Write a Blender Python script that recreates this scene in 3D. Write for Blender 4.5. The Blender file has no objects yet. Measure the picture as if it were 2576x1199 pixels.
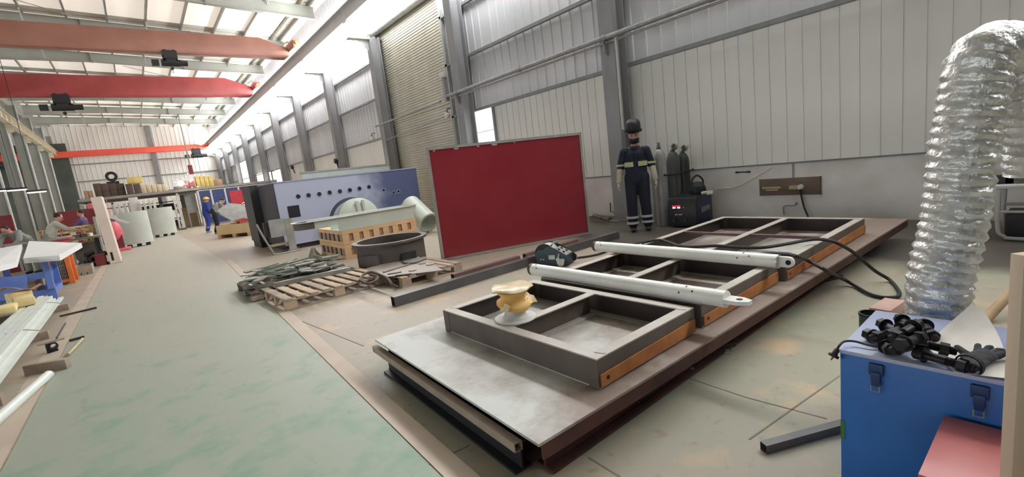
import bpy, bmesh, math, random
from mathutils import Vector as V, Matrix, Quaternion
R = math.radians
C = bpy.context.scene.collection
random.seed(7)
# ---------------------------------------------------------------- camera
CH = 1.45
FPX = 1156.8
def cam_axes(yaw, pitch, roll):
    cy, sy, cp, sp, cr, sr = math.cos(yaw), math.sin(yaw), math.cos(pitch), math.sin(pitch), math.cos(roll), math.sin(roll)
    f = V((sy*cp, cy*cp, sp)); r = V((cy, -sy, 0)); u = r.cross(f)
    return cr*r+sr*u, -sr*r+cr*u, f
AR, AU, AF = cam_axes(R(38.378), R(-8.932), R(-6.894))
cd = bpy.data.cameras.new('camera'); cam = bpy.data.objects.new('camera', cd); C.objects.link(cam)
cd.sensor_fit = 'HORIZONTAL'; cd.sensor_width = 36; cd.lens = FPX*36/2576; cd.clip_start = .02; cd.clip_end = 300
m = Matrix.Identity(4)
for i in range(3):
    m[i][0] = AR[i]; m[i][1] = AU[i]; m[i][2] = -AF[i]
m.translation = (0, 0, CH)
cam.matrix_world = m
bpy.context.scene.camera = cam
# survey of the hall: where a sight line meets a level, a wall plane or a cross plane
def ray(px, py): return AR*((px-1288)/FPX) - AU*((py-599.5)/FPX) + AF
def meet(px, py, ax, val):
    d = ray(px, py); o = V((0, 0, CH)); return o + d*((val-o[ax])/d[ax])
def at(px, py, z=0): return meet(px, py, 2, z)
def atx(px, py, x): return meet(px, py, 0, x)
def aty(px, py, y): return meet(px, py, 1, y)

# ---------------------------------------------------------------- mesh builder
def frame(d, up=None):
    d = V(d).normalized()
    u = V(up) if up is not None else (V((0, 0, 1)) if abs(d.z) < .95 else V((0, 1, 0)))
    s = d.cross(u).normalized(); return s, s.cross(d).normalized(), d
class MB:
    def __init__(s): s.v = []; s.f = []
    def add(s, vs, fs):
        o = len(s.v); s.v += [V(p) for p in vs]; s.f += [tuple(i+o for i in f) for f in fs]; return s
    def box(s, lo, hi):
        x0, y0, z0 = lo; x1, y1, z1 = hi
        return s.add([(x0,y0,z0),(x1,y0,z0),(x1,y1,z0),(x0,y1,z0),(x0,y0,z1),(x1,y0,z1),(x1,y1,z1),(x0,y1,z1)],
                     [(0,3,2,1),(4,5,6,7),(0,1,5,4),(1,2,6,5),(2,3,7,6),(3,0,4,7)])
    def cb(s, c, sz, rz=0, rx=0, ry=0):
        q = Matrix.Rotation(rz,3,'Z') @ Matrix.Rotation(ry,3,'Y') @ Matrix.Rotation(rx,3,'X')
        b = MB().box([-a/2 for a in sz], [a/2 for a in sz])
        return s.add([q @ p + V(c) for p in b.v], b.f)
    def beam(s, a, b, w, h, up=None):
        a = V(a); b = V(b); x, y, d = frame(b-a, up)
        vs = [p + x*i*w/2 + y*j*h/2 for p in (a, b) for i, j in ((-1,-1),(1,-1),(1,1),(-1,1))]
        return s.add(vs, [(0,1,2,3),(7,6,5,4),(0,4,5,1),(1,5,6,2),(2,6,7,3),(3,7,4,0)])
    def loft(s, rings, caps=True, closed=True):
        n = len(rings[0]); o = []; f = []
        for r in rings: o += list(r)
        for k in range(len(rings)-1):
            for i in range(n if closed else n-1):
                j = (i+1) % n; f.append((k*n+i, k*n+j, (k+1)*n+j, (k+1)*n+i))
        if caps: f += [tuple(range(n-1,-1,-1)), tuple((len(rings)-1)*n+i for i in range(n))]
        return s.add(o, f)
    def cyl(s, a, b, r0, r1=None, n=16, caps=True):
        a = V(a); b = V(b); r1 = r0 if r1 is None else r1; x, y, d = frame(b-a)
        return s.loft([[p + x*r*math.cos(2*math.pi*i/n) + y*r*math.sin(2*math.pi*i/n) for i in range(n)] for p, r in ((a,r0),(b,r1))], caps)
    def pipe(s, a, b, ro, ri, n=24):
        return s.lathe([(ri,0),(ro,0),(ro,(V(b)-V(a)).length),(ri,(V(b)-V(a)).length),(ri,0)], a, V(b)-V(a), n)
    def lathe(s, prof, org=(0,0,0), axis=(0,0,1), n=24, caps=False):
        x, y, d = frame(axis); o = V(org)
        return s.loft([[o + d*z + (x*math.cos(2*math.pi*i/n)+y*math.sin(2*math.pi*i/n))*r for i in range(n)] for r, z in prof], caps)
    def tube(s, pts, r, n=8, caps=True):
        pts = [V(p) for p in pts]; rings = []; x = None
        for k, p in enumerate(pts):
            d = (pts[min(k+1, len(pts)-1)] - pts[max(k-1, 0)]).normalized()
            if x is None: x, y, _ = frame(d)
            x = (x - d*x.dot(d)).normalized(); y = d.cross(x)
            rr = r[k] if isinstance(r, (list, tuple)) else r
            rings.append([p + (x*math.cos(2*math.pi*i/n)+y*math.sin(2*math.pi*i/n))*rr for i in range(n)])
        return s.loft(rings, caps)
    def prism(s, poly, vec):
        a = [V(p) for p in poly]; return s.loft([a, [p+V(vec) for p in a]])
    def ball(s, c, r, n=16, m=10, rot=None):
        c = V(c); r = V(r) if not isinstance(r, (int, float)) else V((r,r,r)); q = rot or Matrix.Identity(3)
        rings = []
        for k in range(m+1):
            t = math.pi*k/m; st = max(math.sin(t), 1e-3)
            rings.append([c + q @ V((r.x*st*math.cos(2*math.pi*i/n), r.y*st*math.sin(2*math.pi*i/n), -r.z*math.cos(t))) for i in range(n)])
        return s.loft(rings)
    def cap(s, a, b, r0, r1=None, n=12, flat=1.0, side=None):
        """tapered limb with round ends; flat squashes it along its second axis"""
        a = V(a); b = V(b); r1 = r0 if r1 is None else r1; x, y, d = frame(b-a, side); rings = []
        for k in range(5):
            t = math.pi/2*(1-k/4); rings.append((a - d*r0*math.sin(t)*.98, r0*max(math.cos(t), .03)))
        for k in range(5):
            t = math.pi/2*k/4; rings.append((b + d*r1*math.sin(t)*.98, r1*max(math.cos(t), .03)))
        return s.loft([[p + x*r*math.cos(2*math.pi*i/n) + y*r*flat*math.sin(2*math.pi*i/n) for i in range(n)] for p, r in rings])
    def sheet(s, g, t):
        """a bent sheet of thickness t from a grid of points"""
        h = len(g); w = len(g[0]); o = []
        for i in range(h):
            for j in range(w):
                du = V(g[min(i+1,h-1)][j]) - V(g[max(i-1,0)][j]); dv = V(g[i][min(j+1,w-1)]) - V(g[i][max(j-1,0)])
                nn = du.cross(dv); nn = nn.normalized() if nn.length > 1e-9 else V((0,0,1)); o.append((V(g[i][j]), nn))
        f = []; N = h*w
        for i in range(h-1):
            for j in range(w-1):
                a = i*w+j; f += [(a, a+1, a+w+1, a+w), (N+a, N+a+w, N+a+w+1, N+a+1)]
        for i in range(h-1):
            f += [(i*w, (i+1)*w, N+(i+1)*w, N+i*w), (i*w+w-1, N+i*w+w-1, N+(i+1)*w+w-1, (i+1)*w+w-1)]
        for j in range(w-1):
            f += [(j, N+j, N+j+1, j+1), ((h-1)*w+j, (h-1)*w+j+1, N+(h-1)*w+j+1, N+(h-1)*w+j)]
        return s.add([p for p, _ in o] + [p - q*t for p, q in o], f)
    def hsec(s, a, b, w, h, tf=.02, tw=.012, up=None):
        """rolled H section: w across the flanges, h over them (along up)"""
        a = V(a); b = V(b); x, y, d = frame(b-a, up)
        s.beam(a+y*(h/2-tf/2), b+y*(h/2-tf/2), w, tf, up); s.beam(a-y*(h/2-tf/2), b-y*(h/2-tf/2), w, tf, up)
        return s.beam(a, b, tw, h-2*tf, up)
    def box_tube(s, a, b, w, h, t=.006, up=None):
        """open square tube"""
        a = V(a); b = V(b); x, y, d = frame(b-a, up); rings = []
        def rg(p, ww, hh): return [p + x*i*ww/2 + y*j*hh/2 for i, j in ((-1,-1),(1,-1),(1,1),(-1,1))]
        s.loft([rg(a,w-2*t,h-2*t), rg(a,w,h), rg(b,w,h), rg(b,w-2*t,h-2*t), rg(a,w-2*t,h-2*t)], False); return s
    def moved(s, M): s.v = [M @ p for p in s.v]; return s

def setp(o, label=None, cat=None, group=None, kind=None):
    for k, v in (('label', label), ('category', cat), ('group', group), ('kind', kind)):
        if v: o[k] = v
    return o
def mesh(name, mb, mat, smooth=35, bevel=0):
    me = bpy.data.meshes.new(name); me.from_pydata([tuple(p) for p in mb.v], [], mb.f); me.materials.append(mat)
    bm = bmesh.new(); bm.from_mesh(me); bmesh.ops.recalc_face_normals(bm, faces=bm.faces)
    if bevel:
        ed = [e for e in bm.edges if len(e.link_faces) == 2 and e.calc_face_angle(0) > .6]
        bmesh.ops.bevel(bm, geom=ed, offset=bevel, segments=2, affect='EDGES', profile=.5, clamp_overlap=True)
    bm.to_mesh(me); bm.free()
    if smooth:
        me.polygons.foreach_set('use_smooth', [True]*len(me.polygons))
        me.set_sharp_from_angle(angle=R(smooth))
    return me
def obj(name, mb, mat, parent=None, smooth=35, bevel=0, label=None):
    """one mesh object, points given in the hall's own coordinates; a top-level one gets its origin at its base"""
    if parent is None:
        xs = [p.x for p in mb.v]; ys = [p.y for p in mb.v]; z0 = min(p.z for p in mb.v)
        org = V(((min(xs)+max(xs))/2, (min(ys)+max(ys))/2, z0)); mb.v = [p-org for p in mb.v]
    o = bpy.data.objects.new(name, mesh(name, mb, mat, smooth, bevel)); C.objects.link(o)
    if parent is None: o.location = org
    else:
        o.parent = parent; w = world(parent); o.matrix_parent_inverse = w.inverted()
    if label: o['label'] = label
    return o
def world(o):
    mt = Matrix.LocRotScale(o.location, o.rotation_euler, o.scale)
    return (world(o.parent) @ o.matrix_parent_inverse @ mt) if o.parent else mt
def part(name, mb, mat, parent, smooth=35, bevel=0, label=None):
    """a part whose points are given in its thing's own coordinates"""
    o = bpy.data.objects.new(name, mesh(name, mb, mat, smooth, bevel)); C.objects.link(o); o.parent = parent
    if label: o['label'] = label
    return o
def thing(name, label, cat, loc=(0,0,0), rz=0, group=None):
    o = bpy.data.objects.new(name, None); C.objects.link(o); o.empty_display_size = .1
    o.location = loc; o.rotation_euler = (0, 0, rz); return setp(o, label, cat, group)
def single(name, mb, mat, label, cat, group=None, smooth=35, bevel=0):
    return setp(obj(name, mb, mat, None, smooth, bevel), label, cat, group)
def struct(name, mb, mat, parent=None, smooth=35, bevel=0):
    o = obj(name, mb, mat, parent, smooth, bevel)
    if parent is None: o['kind'] = 'structure'
    return o
def dup(root, loc, rz=0, label=None, group=None, scale=None):
    r = root.copy(); C.objects.link(r); r.location = loc; r.rotation_euler = (0, 0, rz)
    if scale: r.scale = scale
    if label: r['label'] = label
    if group: r['group'] = group
    for ch in list(root.children):
        c = ch.copy(); C.objects.link(c); c.parent = r
        for g in list(ch.children):
            d = g.copy(); C.objects.link(d); d.parent = c
    return r
def arc(pts, n=8):
    """smooth run through points (Catmull-Rom)"""
    p = [V(q) for q in pts]; p = [p[0]*2-p[1]] + p + [p[-1]*2-p[-2]]; out = []
    for i in range(1, len(p)-2):
        for k in range(n):
            t = k/n; a, b, c, d = p[i-1:i+3]
            out.append(.5*((2*b) + (c-a)*t + (2*a-5*b+4*c-d)*t*t + (3*b-a-3*c+d)*t**3))
    return out + [p[-2]]

# ---------------------------------------------------------------- materials
def lin(c): c /= 255; return c/12.92 if c <= .04045 else ((c+.055)/1.055)**2.4
def col(r, g, b): return (lin(r), lin(g), lin(b), 1)
def nt(name):
    m = bpy.data.materials.new(name); m.use_nodes = True; t = m.node_tree
    return m, t, t.nodes['Principled BSDF']
def mat(name, rgb, rough=.6, metal=0, rgb2=None, scale=4, amount=.5, bump=0, bscale=None, stretch=None, spec=.5, detail=6, coat=0):
    m, t, b = nt(name); N = t.nodes; L = t.links
    b.inputs['Roughness'].default_value = rough; b.inputs['Metallic'].default_value = metal
    b.inputs['Specular IOR Level'].default_value = spec; b.inputs['Coat Weight'].default_value = coat
    c1 = col(*rgb); c2 = col(*(rgb2 or [x*.82 for x in rgb]))
    tc = N.new('ShaderNodeTexCoord'); mp = N.new('ShaderNodeMapping'); L.new(tc.outputs['Object'], mp.inputs['Vector'])
    if stretch: mp.inputs['Scale'].default_value = stretch
    n = N.new('ShaderNodeTexNoise'); n.inputs['Scale'].default_value = scale; n.inputs['Detail'].default_value = detail; L.new(mp.outputs[0], n.inputs['Vector'])
    r = N.new('ShaderNodeValToRGB'); r.color_ramp.elements[0].position = .5-.5*(1-amount)-.02 if amount < 1 else .3; r.color_ramp.elements[1].position = .72
    r.color_ramp.elements[0].color = c2; r.color_ramp.elements[1].color = c1
    L.new(n.outputs['Fac'], r.inputs['Fac']); L.new(r.outputs[0], b.inputs['Base Color'])
    if bump:
        n2 = N.new('ShaderNodeTexNoise'); n2.inputs['Scale'].default_value = bscale or scale*8; L.new(mp.outputs[0], n2.inputs['Vector'])
        bp = N.new('ShaderNodeBump'); bp.inputs['Strength'].default_value = bump; bp.inputs['Distance'].default_value = .01
        L.new(n2.outputs['Fac'], bp.inputs['Height']); L.new(bp.outputs[0], b.inputs['Normal'])
    return m
def glow(name, rgb, strength):
    m, t, b = nt(name); b.inputs['Base Color'].default_value = col(*rgb)
    b.inputs['Emission Color'].default_value = col(*rgb); b.inputs['Emission Strength'].default_value = strength; return m
HF = V((AF.x, AF.y, 0)).normalized()
def vp(px, py, dist):
    d = ray(px, py); return V((0, 0, CH)) + d*(dist/d.dot(HF))
def dist_of(p): return V(p).dot(HF)
# ---------------------------------------------------------------- colours
M = {}
def mk(k, *a, **kw): M[k] = mat(k, *a, **kw)
mk('cladding', (242,240,232), .55, rgb2=(226,224,217), scale=.7, stretch=(1,1,.2))
mk('ribbed', (208,208,208), .5, rgb2=(190,190,191), scale=.8, stretch=(1,1,.25))
mk('plaster', (248,243,239), .85, rgb2=(216,208,201), scale=1.3, amount=.7, bump=.15, bscale=30)
mk('flashing', (120,120,120), .5)
mk('column', (156,156,157), .55, rgb2=(134,133,133), scale=3, stretch=(1,1,.3))
mk('purlin', (140,140,141), .5, rgb2=(120,120,120))
mk('galv_pipe', (170,170,168), .4, .3, rgb2=(140,140,140), scale=9)
mk('white_paint', (222,222,216), .45, rgb2=(200,198,190), scale=5)
mk('shutter', (206,200,184), .45, rgb2=(180,175,160), scale=1.5, stretch=(1,1,.3))
mk('roof', (232,229,220), .6, rgb2=(206,202,190), scale=.5)
mk('rafter', (176,178,168), .5, rgb2=(156,158,150), scale=1.2)
mk('roof_purlin', (160,157,145), .5)
mk('left_runway', (222,212,188), .5, rgb2=(198,188,166), scale=3)
mk('runway', (206,204,202), .5, rgb2=(190,187,186), scale=2)
mk('grey_door', (165,166,162), .5)
mk('dark_far', (88,92,84), .8, rgb2=(62,66,60), scale=.6)
mk('girder_brown', (168,118,101), .5, rgb2=(150,102,86), scale=1.5)
mk('girder_red', (174,76,74), .45, rgb2=(152,64,64), scale=1.5)
mk('girder_orange', (236,98,80), .45, rgb2=(222,86,70), scale=1.5)
mk('black_steel', (42,40,42), .55, rgb2=(28,27,29), scale=8)
mk('beacon', (240,140,80), .4)
mk('orange_paint', (226,122,58), .5, rgb2=(205,105,48), scale=6)
mk('mill_steel', (150,140,130), .5)
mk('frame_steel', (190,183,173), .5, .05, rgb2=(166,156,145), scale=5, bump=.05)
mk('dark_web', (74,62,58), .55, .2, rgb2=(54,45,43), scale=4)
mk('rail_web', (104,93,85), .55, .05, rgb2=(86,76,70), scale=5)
mk('rust', (188,122,64), .7, 0, rgb2=(146,88,46), scale=7)
mk('bar_brown', (170,150,134), .6, 0, rgb2=(140,120,106), scale=6)
mk('dark_rust', (82,46,36), .75, 0, rgb2=(56,32,27), scale=6)
mk('tube_white', (244,244,236), .35, 0, rgb2=(230,228,218), scale=6, spec=.6)
mk('weld_dark', (96,84,70), .6, .3)
mk('bare_metal', (200,200,200), .3, .8, rgb2=(170,170,170), scale=10)
mk('tube_steel', (104,102,102), .4, .4, rgb2=(84,82,82), scale=3)
mk('red_steel', (128,98,96), .5, .2, rgb2=(100,78,78), scale=4)
mk('red_panel', (142,46,54), .25, 0, rgb2=(130,38,46), scale=1, spec=.5)
mk('alu_frame', (168,164,156), .45, .2)
mk('yellow_film', (240,200,122), .55, 0, rgb2=(216,166,84), scale=5, bump=.3, bscale=14)
mk('spool_white', (216,215,210), .4)
mk('film', (232,220,190), .3, 0, rgb2=(216,186,130), scale=9, bump=.4, bscale=18)
mk('teal', (52,72,84), .45, 0, rgb2=(40,54,62), scale=4)
mk('teal_dark', (34,48,46), .5)
mk('plastic_black', (34,33,36), .5, rgb2=(24,24,26), scale=10)
mk('rubber', (36,32,30), .6)
mk('label_white', (225,225,222), .5)
mk('pale_green', (206,214,200), .4, rgb2=(190,198,186), scale=2)
mk('machine_blue', (172,178,200), .5, 0, rgb2=(150,158,186), scale=.9, amount=.7)
mk('machine_dark', (66,66,70), .55, rgb2=(52,52,56), scale=2)
mk('hole_black', (20,21,30), .7)
mk('dark_iron', (98,88,82), .55, .1, rgb2=(80,72,66), scale=3)
mk('pallet_wood', (200,178,152), .75, 0, rgb2=(170,146,122), scale=3, stretch=(1,1,4))
mk('grey_wood', (176,160,142), .8, 0, rgb2=(138,120,104), scale=4)
mk('ply', (226,190,146), .7, 0, rgb2=(208,168,124), scale=2.5)
mk('ply_yellow', (228,204,158), .7, 0, rgb2=(212,186,138), scale=2)
mk('offcut', (152,150,140), .5, .15, rgb2=(118,114,106), scale=6)
mk('offcut_green', (136,140,126), .5, .15, rgb2=(104,108,96), scale=6)
mk('plate_grey', (168,156,144), .5, .2, rgb2=(146,134,124), scale=4)
mk('strap', (92,76,70), .7)
mk('navy', (30,36,58), .8, 0, rgb2=(24,27,44), scale=12, bump=.3, bscale=30)
mk('navy_dark', (30,32,46), .85, 0, rgb2=(24,25,36), scale=12)
mk('reflective', (196,202,150), .4, 0, rgb2=(172,180,122), scale=20)
mk('reflective_grey', (206,206,202), .4)
mk('skin', (206,158,138), .55, 0, rgb2=(192,140,122), scale=20)
mk('glove', (190,184,164), .8, 0, rgb2=(160,152,130), scale=20)
mk('mask_black', (26,24,28), .6)
mk('hair', (30,26,26), .7)
mk('work_blue', (44,66,148), .75, 0, rgb2=(36,54,124), scale=8)
mk('work_grey', (150,152,146), .8, 0, rgb2=(128,130,126), scale=8)
mk('work_pale', (204,200,184), .8, 0, rgb2=(180,176,162), scale=8)
mk('work_purple', (96,84,124), .8)
mk('helmet_yellow', (244,206,70), .4)
mk('boot', (34,32,32), .7)
mk('shoe_pale', (170,172,164), .7)
mk('gas_silver', (168,168,164), .4, .2, rgb2=(140,140,138), scale=5)
mk('gas_grey', (94,96,96), .45, .1)
mk('gas_green', (54,64,60), .45)
mk('brass', (150,140,120), .35, .7)
mk('weld_black', (26,26,29), .5)
mk('weld_blue', (38,52,84), .45)
mk('board_wood', (124,100,88), .8, 0, rgb2=(92,84,66), scale=5, stretch=(1,.5,4))
mk('tape', (196,180,140), .6)
mk('foil', (232,231,228), .4, .6, rgb2=(186,184,178), scale=16, bump=.8, bscale=42)
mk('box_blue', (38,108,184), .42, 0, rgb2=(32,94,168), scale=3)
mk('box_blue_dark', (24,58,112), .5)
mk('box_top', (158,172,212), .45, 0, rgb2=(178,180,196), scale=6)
mk('bolt_black', (40,38,42), .38, .5, rgb2=(28,27,30), scale=14)
mk('paper', (244,238,230), .8, 0, rgb2=(228,220,210), scale=6, bump=.3, bscale=9)
mk('glove_dark', (58,58,62), .85, 0, rgb2=(42,42,46), scale=30, bump=.4, bscale=60)
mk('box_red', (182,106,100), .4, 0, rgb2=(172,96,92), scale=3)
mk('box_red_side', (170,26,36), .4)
mk('green_tag', (62,128,66), .5)
mk('post_wood', (208,188,166), .7, 0, rgb2=(188,164,140), scale=3, stretch=(3,3,.4))
mk('stick_wood', (190,160,122), .7)
mk('pink_wood', (204,168,154), .75)
mk('can_dark', (52,60,50), .4, 0, rgb2=(70,104,70), scale=30)
mk('cardboard', (186,150,120), .8, 0, rgb2=(160,126,100), scale=3)
mk('carton_pale', (232,214,180), .8)
mk('board_pink', (236,222,208), .6, 0, rgb2=(214,194,178), scale=1.2)
mk('carton_dark', (110,92,80), .85, 0, rgb2=(86,72,64), scale=2)
mk('carton_yellow', (240,214,130), .7)
mk('shelf_white', (206,204,200), .5)
mk('bar_pale', (236,240,232), .4, 0, rgb2=(220,225,215), scale=3)
mk('crate_blue', (110,136,204), .5, 0, rgb2=(92,118,188), scale=3)
mk('board_white', (252,251,248), .5, rgb2=(246,244,240))
mk('board_edge', (214,200,180), .6)
mk('maroon', (128,44,48), .55, 0, rgb2=(108,36,40), scale=3)
mk('red_gloss', (206,60,70), .45)
mk('tarp_pink', (236,112,122), .5)
mk('barrel_pale', (212,218,206), .45, 0, rgb2=(198,204,194), scale=2)
mk('partition_blue', (64,78,128), .5)
mk('scrap', (120,110,104), .6, .2, rgb2=(84,76,72), scale=6)
mk('yellow_foam', (244,220,160), .8)
M['window_band'] = glow('window_band', (250,252,255), 34)
M['window_glass'] = glow('window_glass', (250,255,252), 3.2)
M['window_far'] = glow('window_far', (255,253,246), 5)
M['skylight'] = glow('skylight', (255,247,236), .64)
M['window_left'] = glow('window_left', (240,247,255), 3.4)
M['lamp_lit'] = glow('lamp_lit', (255,255,255), 2.5)
M['display_red'] = glow('display_red', (255,40,70), 1.5)
M['display_white'] = glow('display_white', (255,190,200), 2.5)
M['spark'] = glow('spark', (255,190,170), 14)
M['arc'] = glow('arc', (255,240,225), 20)

def floor_material():
    m, t, b = nt('floor'); N = t.nodes; L = t.links
    g = N.new('ShaderNodeNewGeometry')
    def noise(sc, det=6):
        n = N.new('ShaderNodeTexNoise'); n.inputs['Scale'].default_value = sc; n.inputs['Detail'].default_value = det
        L.new(g.outputs['Position'], n.inputs['Vector']); return n.outputs['Fac']
    def ramp(src, p0, p1, c0=(0,0,0,1), c1=(1,1,1,1)):
        r = N.new('ShaderNodeValToRGB'); r.color_ramp.elements[0].position = p0; r.color_ramp.elements[1].position = p1
        r.color_ramp.elements[0].color = c0; r.color_ramp.elements[1].color = c1; L.new(src, r.inputs['Fac']); return r.outputs[0]
    def mix(f, a, c):
        x = N.new('ShaderNodeMix'); x.data_type = 'RGBA'; L.new(f, x.inputs['Factor'])
        for s, k in ((a, 'A'), (c, 'B')):
            i = [q for q in x.inputs if q.name == k and q.type == 'RGBA'][0]
            if isinstance(s, tuple): i.default_value = s
            else: L.new(s, i)
        return [q for q in x.outputs if q.type == 'RGBA'][0]
    # worn green paint over bare beige screed: more of the paint is left on the far side of the steel plate
    sx = N.new('ShaderNodeSeparateXYZ'); L.new(g.outputs['Position'], sx.inputs[0])
    mr = N.new('ShaderNodeMapRange'); mr.inputs['From Min'].default_value = 2.4; mr.inputs['From Max'].default_value = 5.2; mr.inputs['To Min'].default_value = .13; mr.inputs['To Max'].default_value = -.12
    L.new(sx.outputs['Y'], mr.inputs['Value'])
    ad = N.new('ShaderNodeMath'); ad.operation = 'ADD'; L.new(noise(.9), ad.inputs[0]); L.new(mr.outputs[0], ad.inputs[1])
    c = mix(ramp(ad.outputs[0], .42, .72), col(166,153,137), col(152,152,132))
    c = mix(ramp(noise(2.6, 10), .56, .74), c, col(190,164,130))
    c = mix(ramp(noise(11, 4), .60, .78), c, col(146,128,104))
    c = mix(ramp(noise(.45, 3), .55, .85), c, col(150,140,124))
    # floor colour darker along the right wall, its edge broken up by noise
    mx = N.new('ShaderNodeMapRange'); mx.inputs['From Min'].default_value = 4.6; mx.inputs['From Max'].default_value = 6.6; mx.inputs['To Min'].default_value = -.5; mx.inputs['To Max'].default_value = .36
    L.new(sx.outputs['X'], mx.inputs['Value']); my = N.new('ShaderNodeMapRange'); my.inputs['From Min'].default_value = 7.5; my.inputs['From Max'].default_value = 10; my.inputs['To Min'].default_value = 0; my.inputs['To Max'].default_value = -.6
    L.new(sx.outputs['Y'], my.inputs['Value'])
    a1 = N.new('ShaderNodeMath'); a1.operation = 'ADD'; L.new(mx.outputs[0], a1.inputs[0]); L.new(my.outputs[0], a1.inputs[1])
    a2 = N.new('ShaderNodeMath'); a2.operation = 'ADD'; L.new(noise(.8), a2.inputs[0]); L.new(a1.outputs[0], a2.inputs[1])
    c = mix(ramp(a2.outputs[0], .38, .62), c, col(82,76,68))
    L.new(c, b.inputs['Base Color']); b.inputs['Roughness'].default_value = .5; b.inputs['Specular IOR Level'].default_value = .35
    bp = N.new('ShaderNodeBump'); bp.inputs['Strength'].default_value = .08; bp.inputs['Distance'].default_value = .01; L.new(noise(40), bp.inputs['Height']); L.new(bp.outputs[0], b.inputs['Normal'])
    return m
def plate_material():
    m, t, b = nt('mill_steel'); N = t.nodes; L = t.links; g = N.new('ShaderNodeNewGeometry'); out = None
    def nz(sc, det):
        n = N.new('ShaderNodeTexNoise'); n.inputs['Scale'].default_value = sc; n.inputs['Detail'].default_value = det; n.inputs['Roughness'].default_value = .6; L.new(g.outputs['Position'], n.inputs['Vector']); return n.outputs['Fac']
    r = N.new('ShaderNodeValToRGB'); e = r.color_ramp.elements; e[0].position = .36; e[0].color = col(136,118,107); e[1].position = .6; e[1].color = col(190,191,184)
    q = e.new(.47); q.color = col(166,160,151)
    sx = N.new('ShaderNodeSeparateXYZ'); L.new(g.outputs['Position'], sx.inputs[0]); mr = N.new('ShaderNodeMapRange'); mr.inputs['From Min'].default_value = 1.5; mr.inputs['From Max'].default_value = 3.6; mr.inputs['To Min'].default_value = .02; mr.inputs['To Max'].default_value = -.1; L.new(sx.outputs['X'], mr.inputs['Value'])
    my = N.new('ShaderNodeMapRange'); my.inputs['From Min'].default_value = 1.35; my.inputs['From Max'].default_value = 1.75; my.inputs['To Min'].default_value = -.14; my.inputs['To Max'].default_value = .02; L.new(sx.outputs['Y'], my.inputs['Value'])
    a1 = N.new('ShaderNodeMath'); a1.operation = 'ADD'; L.new(nz(1.7, 9), a1.inputs[0]); L.new(mr.outputs[0], a1.inputs[1])
    a2 = N.new('ShaderNodeMath'); a2.operation = 'ADD'; L.new(a1.outputs[0], a2.inputs[0]); L.new(my.outputs[0], a2.inputs[1]); L.new(a2.outputs[0], r.inputs['Fac'])
    r2 = N.new('ShaderNodeValToRGB'); r2.color_ramp.elements[0].position = .55; r2.color_ramp.elements[1].position = .75; r2.color_ramp.elements[0].color = (1,1,1,1); r2.color_ramp.elements[1].color = (.78,.74,.7,1); L.new(nz(6, 8), r2.inputs['Fac'])
    x = N.new('ShaderNodeMix'); x.data_type = 'RGBA'; x.blend_type = 'MULTIPLY'; x.inputs['Factor'].default_value = 1
    ii = [k for k in x.inputs if k.type == 'RGBA']; L.new(r.outputs[0], ii[0]); L.new(r2.outputs[0], ii[1])
    L.new([k for k in x.outputs if k.type == 'RGBA'][0], b.inputs['Base Color']); b.inputs['Roughness'].default_value = .5; b.inputs['Specular IOR Level'].default_value = .45; return m
M['mill_steel'] = plate_material()
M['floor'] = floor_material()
def walkway_material():
    m, t, b = nt('walkway'); N = t.nodes; L = t.links; g = N.new('ShaderNodeNewGeometry')
    sx = N.new('ShaderNodeSeparateXYZ'); L.new(g.outputs['Position'], sx.inputs[0])
    def nz(sc, det, st=(1,1,1)):
        mp = N.new('ShaderNodeMapping'); mp.inputs['Scale'].default_value = st; L.new(g.outputs['Position'], mp.inputs['Vector'])
        n = N.new('ShaderNodeTexNoise'); n.inputs['Scale'].default_value = sc; n.inputs['Detail'].default_value = det; n.inputs['Roughness'].default_value = .62; L.new(mp.outputs[0], n.inputs['Vector']); return n.outputs['Fac']
    def rmp(src, p0, p1):
        r = N.new('ShaderNodeMapRange'); r.inputs['From Min'].default_value = p0; r.inputs['From Max'].default_value = p1; L.new(src, r.inputs['Value']); return r.outputs[0]
    def add(u, v):
        x = N.new('ShaderNodeMath'); x.operation = 'ADD'; L.new(u, x.inputs[0]); L.new(v, x.inputs[1]); return x.outputs[0]
    def mix(f, a, c):
        x = N.new('ShaderNodeMix'); x.data_type = 'RGBA'; L.new(f, x.inputs['Factor'])
        for s_, k_ in ((a, 'A'), (c, 'B')):
            i = [q for q in x.inputs if q.name == k_ and q.type == 'RGBA'][0]
            if isinstance(s_, tuple): i.default_value = s_
            else: L.new(s_, i)
        return [q for q in x.outputs if q.type == 'RGBA'][0]
    # green paint, trodden to beige towards the middle of the hall, greener where it is less walked on
    yy = N.new('ShaderNodeMapRange'); yy.inputs['From Min'].default_value = 2; yy.inputs['From Max'].default_value = 13; yy.inputs['To Min'].default_value = -.12; yy.inputs['To Max'].default_value = .55; L.new(sx.outputs['Y'], yy.inputs['Value'])
    c = mix(rmp(add(nz(.8, 6, (1,.35,1)), yy.outputs[0]), .35, 1.0), col(152,162,145), col(176,170,156))
    gy = N.new('ShaderNodeMapRange'); gy.inputs['From Min'].default_value = 1.5; gy.inputs['From Max'].default_value = 7; gy.inputs['To Min'].default_value = .08; gy.inputs['To Max'].default_value = -.12; L.new(sx.outputs['Y'], gy.inputs['Value'])
    c = mix(rmp(add(nz(2.9, 10), gy.outputs[0]), .49, .66), c, col(130,154,134))
    c = mix(rmp(nz(7, 5, (1,.25,1)), .62, .8), c, col(128,140,124))
    L.new(c, b.inputs['Base Color']); b.inputs['Roughness'].default_value = .48; b.inputs['Specular IOR Level'].default_value = .35
    return m
M['walkway'] = walkway_material()
mk('edge_strip', (200,184,166), .6, 0, rgb2=(178,160,142), scale=2.4)
mk('joint', (134,124,111), .9)

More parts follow.
